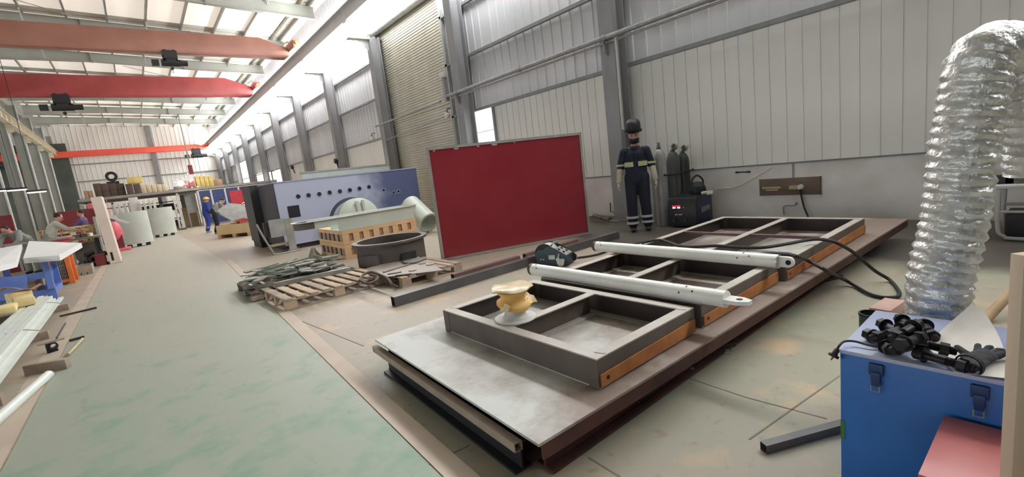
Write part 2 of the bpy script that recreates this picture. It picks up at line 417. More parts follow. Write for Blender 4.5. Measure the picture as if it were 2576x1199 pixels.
# ---------------------------------------------------------------- the hall
WX = 8.6; FARY = 63.6; BACK = -9; LX = -13
COLY = [6.3+5.67*k for k in range(-2, 11)]
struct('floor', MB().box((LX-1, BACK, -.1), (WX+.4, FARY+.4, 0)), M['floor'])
def wk(y): return (.80+.046*y) if y < 13 else 1.40
g = MB(); g.loft([[V((-.93,y,.001)), V((wk(y),y,.001)), V((wk(y),y,.006)), V((-.93,y,.006))] for y in (BACK, 0, 4, 8, 13, 20, 34)])
struct('floor_walkway', g, M['walkway'])
g = MB(); g.loft([[V((wk(y)+.012,y,.001)), V((wk(y)+.14,y,.001)), V((wk(y)+.14,y,.005)), V((wk(y)+.012,y,.005))] for y in (BACK, 0, 4, 8, 13)])
struct('trim_1', g, M['edge_strip'])
g = MB(); g.box((-1.11, BACK, .001), (-.945, 18, .005)); struct('trim_2', g, M['edge_strip'])
k = 3
for a, b in (((1880,1000),(2080,1053)), ((1885,1105),(2112,945)), ((1065,1175),(1180,1120)), ((740,800),(915,870)), ((1700,940),(1880,1000)), ((1560,1199),(1480,1150))):
    g = MB().beam(at(*a)+V((0,0,.001)), at(*b)+V((0,0,.001)), .009, .002); struct('trim_%d' % k, g, M['joint']); k += 1

def ribbed(y0, y1, z0, z1, pitch, w, d, x=WX, groove=False):
    """trapezoid-ribbed sheeting standing up; ribs towards the hall (grooves: thin seams between flat panels)"""
    pts = [(x, y0)]; y = y0 + pitch*.5
    while y + w < y1:
        pts += [(x, y), (x-d, y+w*.2), (x-d, y+w*.8), (x, y+w)] if not groove else [(x, y), (x+d, y+.002), (x+d, y+w), (x, y+w+.002)]
        y += pitch
    pts.append((x, y1)); a = [V((p, q, z0)) for p, q in pts]; b = [V((p, q, z1)) for p, q in pts]
    return MB().loft([a, b], False, False)
SH0, SH1 = 13.1, 18.75 - .95      # rolling shutter opening
w = MB()
def wallseg(y0, y1):
    for lo, hi, gr in ((.95, 3.24, True), (3.24, 7.0, False), (8.05, 10.3, False)):
        g = ribbed(y0, y1, lo, hi, .25 if gr else .33, .018 if gr else .05, .016 if gr else .026, groove=gr)
        (wl if gr else wu).add(g.v, g.f)
wl, wu = MB(), MB()
for a, b in ((BACK, 10.98), (11.95, SH0), (SH1, 46.6), (53, FARY)): wallseg(a, b)
for a, b in ((10.98, 11.95), (46.6, 53)):
    for lo, hi in ((3.24, 7.0), (8.05, 10.3)):
        g = ribbed(a, b, lo, hi, .33, .05, .022); wu.add(g.v, g.f)
g = ribbed(SH0, SH1, 7.5, 10.3, .33, .05, .022); wu.add(g.v, g.f)
g = ribbed(10.98, 11.95, .95, 1.75, .25, .012, .008, groove=True); wl.add(g.v, g.f)
g = ribbed(46.6, 53, .95, 1.9, .25, .012, .008, groove=True); wl.add(g.v, g.f)
wall = struct('wall_right', wu, M['ribbed'], smooth=0)
struct('cladding', wl, M['cladding'], wall, smooth=0)
g = MB()
for a, b in ((BACK, SH0), (SH1, FARY)): g.box((WX-.05, a, 0), (WX+.2, b, .93))
struct('plinth', g, M['plaster'], wall)
g = MB()
for a, b in ((BACK, SH0), (SH1, FARY)): g.box((WX-.065, a, .93), (WX+.01, b, .952))
struct('flashing', g, M['flashing'], wall)
g = MB().box((WX+.05, BACK, 0), (WX+.25, SH0, 10.3)); g.box((WX+.05, SH1, 0), (WX+.25, FARY, 10.3)); g.box((WX+.05, SH0, 7.5), (WX+.25, SH1, 10.3)); g.box((WX+.2, SH0, 0), (WX+.25, SH1, 7.6))
struct('backing', g, M['flashing'], wall)
for z, (y0, y1) in ((3.24, (BACK, SH0)), (4.85, (BACK, SH0)), (6.3, (BACK, SH0)), (3.24, (SH1, FARY)), (4.85, (SH1, FARY)), (6.3, (SH1, FARY))):
    ys = [y0] + [y for y in COLY if y0 < y < y1] + [y1]
    g = MB()
    for a, b in zip(ys, ys[1:]): g.beam((WX-.075, a+.01, z), (WX-.075, b-.01, z), .09, .075)
    struct('wall_purlin', g, M['purlin'], wall)
# daylight band high in the wall: one glazed light per bay
n = 1
ends = [BACK] + COLY[1:] + [FARY]
for a, b in zip(ends, ends[1:]):
    w = struct('window_%d' % n, MB().box((7.98, a+.17, 7.02), (8.02, b-.17, 8.3)), M['window_band']); n += 1
w = struct('window_%d' % n, MB().box((WX-.02, 11.02, 1.78), (WX+.02, 11.91, 3.2)), M['window_glass']); n += 1
struct('window_frame', MB().box((WX-.06, 10.94, 1.7), (WX+.02, 11.02, 3.2)).box((WX-.06, 11.91, 1.7), (WX+.02, 11.97, 3.2)).box((WX-.06, 11.02, 1.7), (WX+.02, 11.91, 1.78)), M['column'], w)
struct('window_bar', MB().box((WX-.04, 11.02, 2.56), (WX+.03, 11.91, 2.58)), M['white_paint'], w)
for y0, y1, z0, z1 in ((35.6, 38.9, 1.9, 3.15), (39.6, 41.6, 1.9, 3.2), (42.2, 45.0, 1.9, 3.3), (47.5, 52.0, 1.9, 4.8)):
    w = struct('window_%d' % n, MB().box((WX-.11, y0, z0), (WX-.07, y1, z1)), M['window_far']); n += 1
    struct('window_frame', MB().box((WX-.12, y0-.08, z0), (WX-.03, y0, z1)).box((WX-.12, y1, z0), (WX-.03, y1+.08, z1)).box((WX-.12, y0-.08, z0-.08), (WX-.03, y1+.08, z0)), M['grey_door'], w)
# rolling shutter
pr = []; z = 0.02
while z < 7.4: pr += [(WX+.03, z), (WX+.005, z+.02), (WX+.005, z+.055), (WX+.03, z+.075)]; z += .09
a = [V((p, SH0, q)) for p, q in pr]; b = [V((p, SH1, q)) for p, q in pr]
d = struct('door_1', MB().loft([a, b], False, False), M['shutter'], smooth=0)
struct('guide_rail', MB().box((WX-.12, SH0-.12, 0), (WX+.04, SH0, 7.4)), M['grey_door'], d)
struct('guide_rail', MB().box((WX-.12, SH1, 0), (WX+.04, SH1+.1, 7.4)), M['grey_door'], d)
struct('shutter_roll', MB().cyl((WX-.3, SH0-.1, 7.3), (WX-.3, SH1+.1, 7.3), .28, n=20), M['grey_door'], d)
# far wall, left wall of the side aisle
def ribbed_x(x0, x1, z0, z1, y, pitch=.4, w=.09, dd=.05):
    pts = [(x0, y)]; x = x0+pitch/2
    while x+w < x1: pts += [(x, y), (x+w*.2, y-dd), (x+w*.8, y-dd), (x+w, y)]; x += pitch
    pts.append((x1, y)); return MB().loft([[V((p,q,z0)) for p, q in pts], [V((p,q,z1)) for p, q in pts]], False, False)
wf = struct('wall_far', ribbed_x(LX, WX+.2, 0, 11, FARY), M['cladding'], smooth=0)
struct('backing', MB().box((LX, FARY+.02, 0), (WX+.2, FARY+.2, 11)), M['cladding'], wf)
for z in (3.3, 5.0, 6.7): struct('wall_purlin', MB().beam((LX, FARY-.1, z), (WX, FARY-.1, z), .09, .1), M['purlin'], wf)
struct('gable_post', MB().box((2.3, FARY-.3, 0), (2.7, FARY-.12, 10.4)), M['purlin'], wf)
struct('wall_left', MB().box((LX-.3, BACK, 0), (LX, FARY, 11)), M['dark_far'])
for a, b in zip(ends, ends[1:]):      # glowing panels added on the unseen left wall to light the right wall
    struct('window_%d' % n, MB().box((LX+.01, a+.1, .8), (LX+.05, b-.1, 4.4)), M['window_left']); n += 1

# ---------------------------------------------------------------- columns
ordw = ['first','second','third','fourth','fifth','sixth','seventh','eighth','ninth','tenth','eleventh','twelfth']
vis = [y for y in COLY if y > 5]
for i, y in enumerate(vis):
    lab = {0: 'wide grey steel column behind the worker in dark coveralls', 1: 'grey steel column between the rolling shutter and the slim bright window',
           2: 'dark grey steel column at the far side of the rolling shutter'}.get(i, 'grey steel column along the right wall, %s one beyond the rolling shutter' % ordw[i-2])
    t = thing('steel_column', lab, 'column', (8.28, y, 0), 0, 'columns of the right wall')
    part('shaft', MB().hsec((0,0,.012), (0,0,6.97), .36, .4, .018, .014, up=(1,0,0)), M['column'], t)
    part('base_plate', MB().box((-.25,-.22,0), (.24,.22,.012)), M['column'], t)
    c = MB().box((-.98,-.16,6.86), (-.205,.16,6.9)).box((-.98,-.012,6.9), (-.82,.012,7.42)).box((-1.02,-.16,7.42), (-.76,.16,7.45)); c.prism([(-.7,-.01,6.862),(-.21,-.01,6.862),(-.21,-.01,6.45)], (0,.02,0))
    part('corbel', c, M['white_paint'], t)
LCY = [y+.6 for y in COLY if y > 12]
for i, y in enumerate(LCY):
    t = thing('steel_column', 'pale grey steel column under the cream crane beam on the left, %s from the front' % ordw[i], 'column', (-5.35, y, 0), 0, 'columns of the left row')
    part('shaft', MB().hsec((0,0,.012), (0,0,9.6), .34, .5, .018, .014, up=(1,0,0)), M['rafter'], t)
    part('base_plate', MB().box((-.3,-.22,0), (.3,.22,.012)), M['rafter'], t)
    part('corbel', MB().box((.26,-.15,7.4), (.6,.15,7.46)).box((.26,-.012,7.0), (.55,.012,7.4)), M['left_runway'], t)
    part('downpipe', MB().cyl((.3,-.24,.02), (.3,-.24,6.9), .05, n=10), M['white_paint'], t)
# ---------------------------------------------------------------- crane runways
t = thing('crane_runway_beam', 'pale grey crane beam running above the bright window band of the right wall', 'crane beam', (7.38, 0, 7.46))
part('beam', MB().hsec((0,BACK,.28), (0,FARY-.15,.28), .26, .54, .03, .02), M['runway'], t)
part('rail', MB().beam((0,BACK,.59), (0,FARY-.15,.59), .07, .08), M['runway'], t)
t = thing('crane_runway_beam', 'cream crane beam with open stiffener pockets above the left column row', 'crane beam', (-4.95, 0, 7.47))
lb = MB().hsec((0,12,.3), (0,FARY-.15,.3), .3, .56, .03, .02)
part('beam', lb, M['left_runway'], t)
st = MB()
y = 13.0
while y < FARY-1: st.box((-.14, y, .04), (.14, y+.02, .55)); y += 1.4
part('stiffeners', st, M['left_runway'], t)
part('rail', MB().beam((0,12,.63), (0,FARY-.15,.63), .07, .08), M['left_runway'], t)

# ---------------------------------------------------------------- roof
def rz(x): return 9.87 + .045*(8.6-x)        # underside of the purlins
cl = MB(); pr = []
y = BACK; top = []
x0, x1 = LX, WX+.2
pts = []
while y < FARY: pts += [(y, .0), (y+.24, 0), (y+.27, .035), (y+.33, .035), (y+.36, 0)]; y += .36
cl.loft([[V((x1, p, rz(x1)+.2+q)) for p, q in pts], [V((x0, p, rz(x0)+.2+q)) for p, q in pts]], False, False)
ce = struct('ceiling', cl, M['roof'], smooth=0)
struct('roof_lining', MB().loft([[V((x1,BACK,rz(x1)+.26)), V((x1,FARY,rz(x1)+.26)), V((x1,FARY,rz(x1)+.3)), V((x1,BACK,rz(x1)+.3))], [V((x0,BACK,rz(x0)+.26)), V((x0,FARY,rz(x0)+.26)), V((x0,FARY,rz(x0)+.3)), V((x0,BACK,rz(x0)+.3))]]), M['roof'], ce)
for x in [8.0, 7.6, 6.2, 4.8, 3.4, 2.0, .6, -.8, -2.2, -3.6, -5.0, -6.4, -8]:
    struct('roof_purlin', MB().beam((x, BACK, rz(x)+.09), (x, FARY-.1, rz(x)+.09), .07, .17), M['roof_purlin'], ce)
def roof_patch(x0, x1, y0, y1, mt):
    h = .015
    return struct('roof_light', MB().loft([[V((x,y0,rz(x)+.18)), V((x,y1,rz(x)+.18)), V((x,y1,rz(x)+.18+h)), V((x,y0,rz(x)+.18+h))] for x in (x0, x1)]), mt, ce)
RY = [y for y in COLY]
for a, b in zip(RY, RY[1:]+[FARY]):
    if a > 17:
        roof_patch(-5.4, 7.5, a+.5, b-.5, M['skylight'])
for i, y in enumerate([y for y in RY if y > 17 and y < FARY-2]):
    t = thing('roof_rafter', 'pale grey tapered steel rafter under the roof, %s counted from the front' % ordw[i], 'rafter', (0, y, 9.3), 0, 'rafters under the roof')
    zz = [(8.2, 9.36), (3.8, 9.56), (-.35, 9.80), (-5.3, 9.80)]
    top = lambda x: rz(x)-.01
    wb = MB(); wb.prism([(x, 0, z+.015-9.3) for x, z in zz] + [(x, 0, top(x)-.015-9.3) for x in (-5.3, 8.2)], (0, .014, 0))
    part('web', wb, M['rafter'], t)
    fl = MB()
    for (xa, za), (xb, zb) in zip(zz, zz[1:]): fl.beam((xa, .007, za-9.3), (xb, .007, zb-9.3), .24, .018)
    fl.beam((8.2, .007, top(8.2)-9.3-.01), (-5.3, .007, top(-5.3)-9.3-.01), .24, .018)
    part('flange', fl, M['rafter'], t)
    part('splice_plate', MB().box((3.77, -.12, .24), (3.83, .13, top(3.8)-9.3-.02)).box((-.38, -.12, .46), (-.32, .13, top(-.35)-9.3-.02)), M['roof_purlin'], t)
    br = MB()
    for x in (6.2, 2.0, -2.2):
        br.beam((x, -.03, .5), (x, -.75, rz(x)-9.3), .04, .04); br.beam((x, .05, .5), (x, .75, rz(x)-9.3), .04, .04)
    part('fly_braces', br, M['white_paint'], t)
for i, (y, x0, x1) in enumerate(((25.9, -3.4, -.6), (31.4, -2.6, .2), (36.9, 1, 4))):
    a = V((x0, y, rz(x0)-.05)); b = V((x1, y+2.5, rz(x1)-.05))
    single('brace_rod', MB().tube([a, (a+b)/2-V((0,0,.05)), b], .02), M['roof_purlin'], 'thin steel brace rod slung under the roof, %s from the front' % ordw[i], 'brace', 'brace rods')

# ---------------------------------------------------------------- overhead cranes
def crane(nm_lab, y, z0, h, x0, x1, mt, hoistx, hoist_lab, ends=True, hz=None, flip=False, rope=0, hs=1.0):
    t = thing('crane_girder', nm_lab, 'crane', (0, y, z0))
    b = MB(); tp = min(1.6, h*1.6)
    prof = [(x0, 0), (x1-.25, 0), (x1-.1, h*.12), (x1-.1, h*.5), (x1-tp, h), (x0, h)]
    b.prism([(p, -.2, q) for p, q in prof], (0, .4, 0)); b.box((x0, -.22, -.03), (x1-.3, .22, 0))
    part('girder', b, mt, t, bevel=.01)
    for x in (x0, x1):
        e = MB().box((x-.13, -1.15, h*.3), (x+.16, 1.15, h*.3+.36)); part('end_truck', e, mt, t, bevel=.02)
        part('buffer', MB().cyl((x, -1.15, h*.3+.18), (x, -1.3, h*.3+.18), .07), M['beacon'], t); part('buffer', MB().cyl((x, 1.15, h*.3+.18), (x, 1.3, h*.3+.18), .07), M['beacon'], t)
    part('end_rail', MB().tube([(x1-.35,-.22,h*.7), (x1-.1,-.3,h*.85), (x1+.12,-.3,h*.5)], .03), M['beacon'], t)
    hb = thing('electric_hoist', hoist_lab, 'hoist', (hoistx, y, z0-.04)); hb.scale = (hs, 1, hs)
    d = -1 if flip else 1
    part('trolley', MB().box((-.4,-.3,-.35), (.4,-.26,.14)).box((-.4,.26,-.35), (.4,.3,.14)).box((-.4,-.3,-.4), (.4,.3,-.34)), M['black_steel'], hb)
    for sx in (-.25, .25):
        for sy in (-.25, .25): part('wheel', MB().cyl((sx, sy*1.03, .12), (sx, sy*.92, .12), .09), M['black_steel'], hb)
    part('drum', MB().cyl((-.55,0,-.62), (.5,0,-.62), .22, n=20).box((-.3,-.24,-.62), (.3,.24,-.38)), M['black_steel'], hb)
    part('motor', MB().cyl((.5*d,0,-.62), (.95*d,0,-.62), .17, n=16), M['black_steel'], hb)
    part('control_box', MB().box((-.95*d-.15, -.14, -.8), (-.95*d+.25, .14, -.45)), M['black_steel'], hb)
    if rope:
        part('rope', MB().cyl((0,0,-.8), (0,0,-.8-rope), .025, n=8), M['roof_purlin'], hb)
        part('hook_block', MB().cyl((0,-.06,-.9-rope), (0,.06,-.9-rope), .14, n=16), M['black_steel'], hb)
    else:
        part('hook_block', MB().cyl((0,-.06,-.98), (0,.06,-.98), .1, n=16).tube([(0,0,-1.05),(0,0,-1.15),(.05,0,-1.22),(0,0,-1.28),(-.05,0,-1.23)], .02), M['black_steel'], hb)
    return t
# ================================================================ cranes
crane('brown overhead crane girder nearest to the camera under the roof', 25.2, 8.0, .86, -5.4, 7.35, M['girder_brown'], 2.35, 'dark chain hoist hanging under the brown crane girder', hs=.62)
crane('dark red overhead crane girder in the middle of the hall', 34.9, 7.98, 1.12, -5.4, 7.45, M['girder_red'], -2.0, 'wide black hoist hanging under the dark red crane girder', hs=.85)
crane('bright orange-red overhead crane girder in front of the far wall', 61.6, 7.3, .55, -5.4, 7.2, M['girder_orange'], 6.2, 'small hoist with a long rope under the orange-red far girder', rope=2.4)

crane('orange-red crane girder of the left aisle, seen between the left columns', 61.6, 7.3, .55, -12.4, -5.75, M['girder_orange'], -9.5, 'small hoist under the orange-red girder of the left aisle')
single('aisle_curtain', MB().box((-11.5,63.1,.003), (-4.2,63.2,8.8)), M['dark_far'], 'tall dark green-grey curtain closing the left aisle behind the columns', 'curtain')  # dark sheet added to darken the view between the left columns
# ================================================================ steel plate with frames on it
def offs(p, dx=0, dy=0, dz=0): return V((p.x+dx, p.y+dy, p.z+dz))
PZ = .25
FL, FR, BR = at(943,853,PZ), at(1355,1117,PZ), at(2285,550,PZ); BL = BR + (FL-FR)
g = MB(); g.loft([[V((p.x,p.y,z)) for p in (FL,FR,BR,BL)] for z in (PZ-.014, PZ)])
single('steel_plate', g, M['mill_steel'], 'huge grey steel plate lying on dark beams, carrying the welded frames', 'plate', smooth=0)
for i, (y, lab) in enumerate(((1.56, 'rusty dark beam under the right long edge of the big steel plate'), (2.45, 'dark beam under the middle of the big steel plate'), (3.28, 'dark beam under the left long edge of the big steel plate'))):
    g = MB().hsec((1.27, y, .117), (7.02, y, .117), .12, .232, .016, .012)
    single('support_beam', g, M['dark_rust'] if i == 0 else M['black_steel'], lab, 'beam', 'beams under the plate', smooth=0)
# rusty flat bar hanging along the right edge of the plate
g = MB().beam(offs(FR, .02, .006, -.052), offs(BR, -.02, .006, -.052), .012, .072)
single('edge_bar', g, M['dark_rust'], 'long dark-rust flat bar along the right edge of the steel plate', 'steel bar', smooth=0)
A0, A1 = at(943,868,.2), at(1303,1112,.2)
g = MB().box_tube(V((A0.x,A0.y,.178)), V((A1.x,A1.y,.178)), .045, .045, .004)
single('angle_bar', g, M['bar_brown'], 'slim steel bar lying in front of the near short edge of the steel plate', 'steel bar', smooth=0)
p, q = A0.lerp(A1, .06), A0.lerp(A1, .97)
single('bearer_beam', MB().hsec(V((p.x+.05,p.y,.0785)), V((q.x+.05,q.y,.0785)), .1, .152, .014, .01), M['black_steel'], 'black steel beam lying on the floor under the slim bar', 'beam', smooth=0)
FZ = PZ + .002; FH = .168
def ladder(lab, x0, x1, y0, y1, ymid, xcross=None):
    t = thing('welded_frame', lab, 'steel frame', ((x0+x1)/2, (y0+y1)/2, FZ), 0, 'welded frames on the plate')
    X0, X1, Y0, Y1 = x0-(x0+x1)/2, x1-(x0+x1)/2, y0-(y0+y1)/2, y1-(y0+y1)/2; YM = ymid-(y0+y1)/2
    w = .072
    def chan(a, b, side):     # channel, open to `side`
        a = V(a); b = V(b); d = (b-a).normalized(); s = V(side)
        m_ = MB(); tk = .008
        m_.beam(a+V((0,0,FH-tk/2)), b+V((0,0,FH-tk/2)), w, tk, up=(0,0,1)); m_.beam(a+V((0,0,tk/2)), b+V((0,0,tk/2)), w, tk, up=(0,0,1))
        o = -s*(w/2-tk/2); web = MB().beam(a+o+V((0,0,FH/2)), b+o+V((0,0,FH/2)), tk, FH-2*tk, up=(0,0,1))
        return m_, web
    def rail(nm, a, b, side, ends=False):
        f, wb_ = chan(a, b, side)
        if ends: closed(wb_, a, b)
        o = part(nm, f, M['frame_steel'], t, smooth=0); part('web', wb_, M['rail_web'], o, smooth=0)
    h = w/2
    def closed(mb, a, b):
        for p in (a, b): q = V(p); mb.box((q.x-.002, q.y-h+.0005, .0), (q.x+.002, q.y+h-.0005, FH-.009))
        return mb
    rail('end_rail', (X0+h,Y0+w,0), (X0+h,Y1-w,0), (1,0,0)); rail('end_rail', (X1-h,Y0+w,0), (X1-h,Y1-w,0), (-1,0,0))
    rail('side_rail', (X0,Y0+h,0), (X1,Y0+h,0), (0,1,0), True); rail('side_rail', (X0,Y1-h,0), (X1,Y1-h,0), (0,-1,0), True)
    rail('middle_rail', (X0+w,YM,0), (X1-w,YM,0), (0,-1,0))
    if xcross:
        xc = xcross-(x0+x1)/2
        part('cross_bar', MB().box((xc-.02, Y0+w, FH-.03), (xc+.02, YM-h, FH-.001)), M['red_steel'], t, smooth=0); part('cross_bar', MB().box((xc-.02, YM+h, FH-.03), (xc+.02, Y1-w, FH-.001)), M['red_steel'], t, smooth=0)
    rb = MB(); a, b = X0+.012, X1-.012
    rb.prism([(a, Y0-.012, .012), (b, Y0-.012, .012), (b, Y0-.012, .095), (b-.02, Y0-.012, .095), (a, Y0-.012, .078)], (0, .01, 0))
    f = part('rust_bar', rb, M['rust'], t, smooth=0, label='orange rusty flat bar along the foot of the frame')
    part('bolt_hole', MB().cyl((a+.05, Y0-.013, .05), (a+.05, Y0-.0105, .05), .012, n=12), M['hole_black'], f)
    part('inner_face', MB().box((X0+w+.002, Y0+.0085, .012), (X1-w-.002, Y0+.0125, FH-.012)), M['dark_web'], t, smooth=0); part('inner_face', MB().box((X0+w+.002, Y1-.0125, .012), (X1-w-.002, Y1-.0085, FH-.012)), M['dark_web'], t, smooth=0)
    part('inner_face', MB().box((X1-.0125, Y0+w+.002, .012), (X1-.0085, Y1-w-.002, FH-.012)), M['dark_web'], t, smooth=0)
    for sx, sy in ((X0+w, Y0+.04), (X0+w, Y1-.04), (X1-w, Y0+.04)): part('weld_seam', MB().cb((sx, sy, FH+.001), (.012, .06, .005), .3), M['reflective_grey'], t)
    return t
FTOP = FZ + FH
pA0, pA1, pA2 = at(1135,768,FTOP), at(1500,903,FTOP), at(1742,772,FTOP)
print('frame A', pA0, pA1, pA2)
yy0 = 1.53; yy1 = 3.07
gap1 = pA2.x; gap2 = at(1955,660,FTOP).x; endC = at(2195,548,FTOP).x
print('gaps', gap1, gap2, endC)
ladder('welded steel frame nearest to the camera, with the yellow spool on it', pA1.x, gap1, yy0, yy1, 2.33)
ladder('welded steel frame in the middle of the row, under both white tubes', gap1+.09, gap2, yy0, yy1, 2.33)
ladder('longest welded steel frame at the wall end of the steel plate', gap2+.06, endC, yy0-.04, yy1+.02, 2.27, at(1900,588,FTOP).x)
# the two white tubes
def ram(lab, a, b, r, lug):
    a = V(a); b = V(b); d = (b-a).normalized(); t = thing('white_tube', lab, 'steel tube', (a+b)/2-V((0,0,r)), 0, 'white tubes across the frames')
    obj('barrel', MB().cyl(a, b, r, n=28), M['tube_white'], t)
    obj('collar', MB().cyl(a-d*.03, a-d*.001, r*1.04, n=24).cyl(a-d*.06, a-d*.03, r*.62, n=20), M['weld_dark'], t)
    s = V((-d.y, d.x, 0))
    if lug == 'plate':
        q = b+V((0,0,.0)); up = V((0,0,1))
        pts = [q-s*r*.95, q-s*r*.95+d*.09, q-s*r*.45+d*.15, q+s*r*.45+d*.15, q+s*r*.95+d*.09, q+s*r*.95]
        obj('lug', MB().prism([p-up*.012 for p in pts], up*.024), M['tube_white'], t)
        obj('eye', MB().cyl(q+d*.085+up*.0118, q+d*.085+up*.0135, .019, n=18), M['hole_black'], t)
        obj('end_cap', MB().cyl(b, b+d*.006, r*1.01, n=24), M['tube_white'], t)
    else:
        q = b; up = V((0,0,1)); pts = []
        for k in range(9):
            th = -math.pi/2+math.pi*k/8; pts.append(q+d*(.075+.04*math.cos(th))+up*(.04*math.sin(th)))
        pts = [q-up*.04+d*.002] + pts + [q+up*.04+d*.002]
        obj('lug', MB().prism([p-s*.012 for p in pts], s*.024), M['tube_white'], t)
        for sg in (-1, 1): obj('eye', MB().cyl(q+d*.075+s*.0119*sg, q+d*.075+s*.0136*sg, .02, n=18), M['hole_black'], t)
        obj('end_cap', MB().cyl(b, b+d*.006, r*1.01, n=24), M['bare_metal'], t)
    dots = MB(); x, y, _ = frame(d)
    for f, th in ((.03,.3),(.05,1.0),(.86,.3),(.84,1.3),(.89,.9),(.8,-.2)):
        n = (V((0,0,1))*math.cos(th) - s*math.sin(th) if s.y < 0 else V((0,0,1))*math.cos(th) + s*math.sin(th)); c = a.lerp(b, f)
        dots.cyl(c+n*(r-.001), c+n*(r+.0015), .007, n=10)
    obj('spot', dots, M['weld_dark'], t)
RR = .054
ram('near white steel tube across the frames, with a flat lug at its right end', at(1343,677,FTOP+RR+.002), at(1826,752,FTOP+RR+.002), RR, 'plate')
ram('far white steel tube across the frames, behind the near tube', at(1503,619,FTOP+RR+.002), at(1958,657,FTOP+RR+.002), RR, 'eye')

# ================================================================ yellow wrapped spool
p = at(1297, 800, FTOP)
t = thing('wire_spool', 'wire spool half wrapped in yellow film, standing on the near frame', 'spool', (p.x, p.y, FTOP+.001))
part('lower_flange', MB().lathe([(.001,0),(.142,0),(.146,.006),(.142,.012),(.09,.014),(.001,.014)], n=40), M['spool_white'], t)
part('hub', MB().lathe([(.085,.014),(.075,.03),(.066,.055),(.066,.1),(.001,.1)], n=32), M['spool_white'], t)
g = MB(); rings = []
for k, (r, z) in enumerate(((.07,.075),(.1,.075),(.118,.095),(.12,.115),(.1,.13),(.085,.14),(.08,.16),(.1,.185),(.125,.205),(.06,.21))):
    rings.append([V((math.cos(a)*r*(1+.05*math.sin(3*a+k)), math.sin(a)*r*(1+.05*math.sin(3*a+k)), z+.014*math.sin(a-.6)*(1 if z < .15 else .3))) for a in [2*math.pi*i/36 for i in range(36)]])
g.loft(rings); part('yellow_film', g, M['yellow_film'], t, smooth=60)
g = MB(); rings = []
for r, z in ((.02,.214),(.136,.211),(.143,.218),(.138,.226),(.08,.229),(.01,.231)):
    rings.append([V((math.cos(a)*r*(1+.025*math.sin(7*a)+.02*math.sin(11*a+1)), math.sin(a)*r*(1+.025*math.sin(7*a)), z+(.006*math.sin(4*a) if r > .1 else 0))) for a in [2*math.pi*i/48 for i in range(48)]])
g.loft(rings); part('upper_flange', g, M['film'], t, smooth=60)
part('film_scrap', MB().sheet([[V((.11+.03*u, -.05+.03*v, .08+.02*math.sin(3*u+2*v)+.02*v)) for u in range(3)] for v in range(4)], .002).sheet([[V((-.10-.02*u, -.09+.025*v, .13-.02*u+.01*math.sin(v))) for u in range(3)] for v in range(4)], .002), M['film'], t)

# ================================================================ wire feeder beside the frames
a, b = at(1372,672), at(1440,668); d = (b-a); d.z = 0; d.normalize(); c = at(1400,664)
ang = math.atan2(d.y, d.x)
t = thing('wire_feeder', 'dark teal wire feeder lying beside the frames behind the near white tube', 'welding feeder', (c.x, c.y, 0), ang-.25)
def cheek(y, m_, nm):
    pts = [(-.25,.07),(-.22,.02),(-.1,.002),(.2,.002),(.26,.04),(.27,.1),(.2,.17),(.06,.25),(-.02,.285),(-.09,.265),(-.12,.235),(-.2,.235),(-.26,.17)]
    return part(nm, MB().prism([(x,y,z) for x,z in pts], (0,.012,0)), m_, t, bevel=.003)
cheek(-.13, M['teal'], 'side_plate'); cheek(.12, M['plastic_black'], 'side_plate')
part('case', MB().box((-.2,-.117,.012), (.22,.118,.15)), M['teal_dark'], t)
part('reel', MB().lathe([(.02,-.1),(.155,-.1),(.155,-.09),(.1,-.085),(.1,.085),(.155,.09),(.155,.1),(.02,.1)], (-.12,0,.16), (0,1,0), 36), M['plastic_black'], t)
part('wire_coil', MB().lathe([(.1,-.083),(.145,-.08),(.145,.08),(.1,.083)], (-.12,0,.16), (0,1,0), 36), M['label_white'], t)
pl_ = part('control_panel', MB().prism([(.03,-.11,.245),(.21,-.11,.16),(.21,-.11,.15),(.03,-.11,.235)], (0,.22,0)), M['alu_frame'], t)
for u, v in ((.08,-.05),(.15,.05),(.15,-.05),(.08,.05)):
    z = .245-(u-.03)*.085/.18; part('knob', MB().cyl((u,v,z-.004), (u+.006,v,z+.012), .017, n=14), M['plastic_black'], pl_)
part('nameplate', MB().box((-.05,-.1335,.1), (.045,-.1305,.16)), M['label_white'], t)
part('drive_rolls', MB().cyl((.13,-.15,.06), (.13,-.131,.06), .055, n=20).cyl((.1,-.16,.1), (.1,-.131,.1), .03).cyl((.17,-.155,.09), (.17,-.131,.09), .025).cb((.11,-.14,.155), (.02,.02,.06), 0, 0, .3), M['bare_metal'], t)
part('handle', MB().tube(arc([(-.02,-.09,.28),(.02,-.09,.32),(.02,.09,.32),(-.02,.09,.28)], 5), .011), M['alu_frame'], t)
part('bolts', MB().cyl((-.17,-.136,.1), (-.17,-.13,.1), .01).cyl((-.13,-.136,.1), (-.13,-.13,.1), .01), M['label_white'], t)

# ================================================================ black welding cable
zf = FTOP+.045
pts = [at(1452,648,.02), at(1500,640,.02), at(1560,622,.05), at(1625,608,zf), at(1665,604,zf), at(1720,620,zf), at(1800,618,zf), at(1860,622,zf), at(1920,622,zf), at(1985,612,zf), at(2040,602,zf), at(2078,603,zf+.01), at(2110,613,zf-.02), at(2150,637,PZ+.06), at(2200,680,.12), at(2240,705,.02), at(2263,738,.02), at(2240,748,.02), at(2190,740,.02), at(2130,706,.05), at(2075,678,PZ+.05), at(2034,656,PZ+.09), at(2008,646,zf), at(1985,640,zf+.01), at(1940,638,zf), at(1900,640,zf)]
single('welding_cable', MB().tube(arc(pts, 7), .015, 8), M['rubber'], 'black welding cable looping over the frames and down to the floor', 'cable')

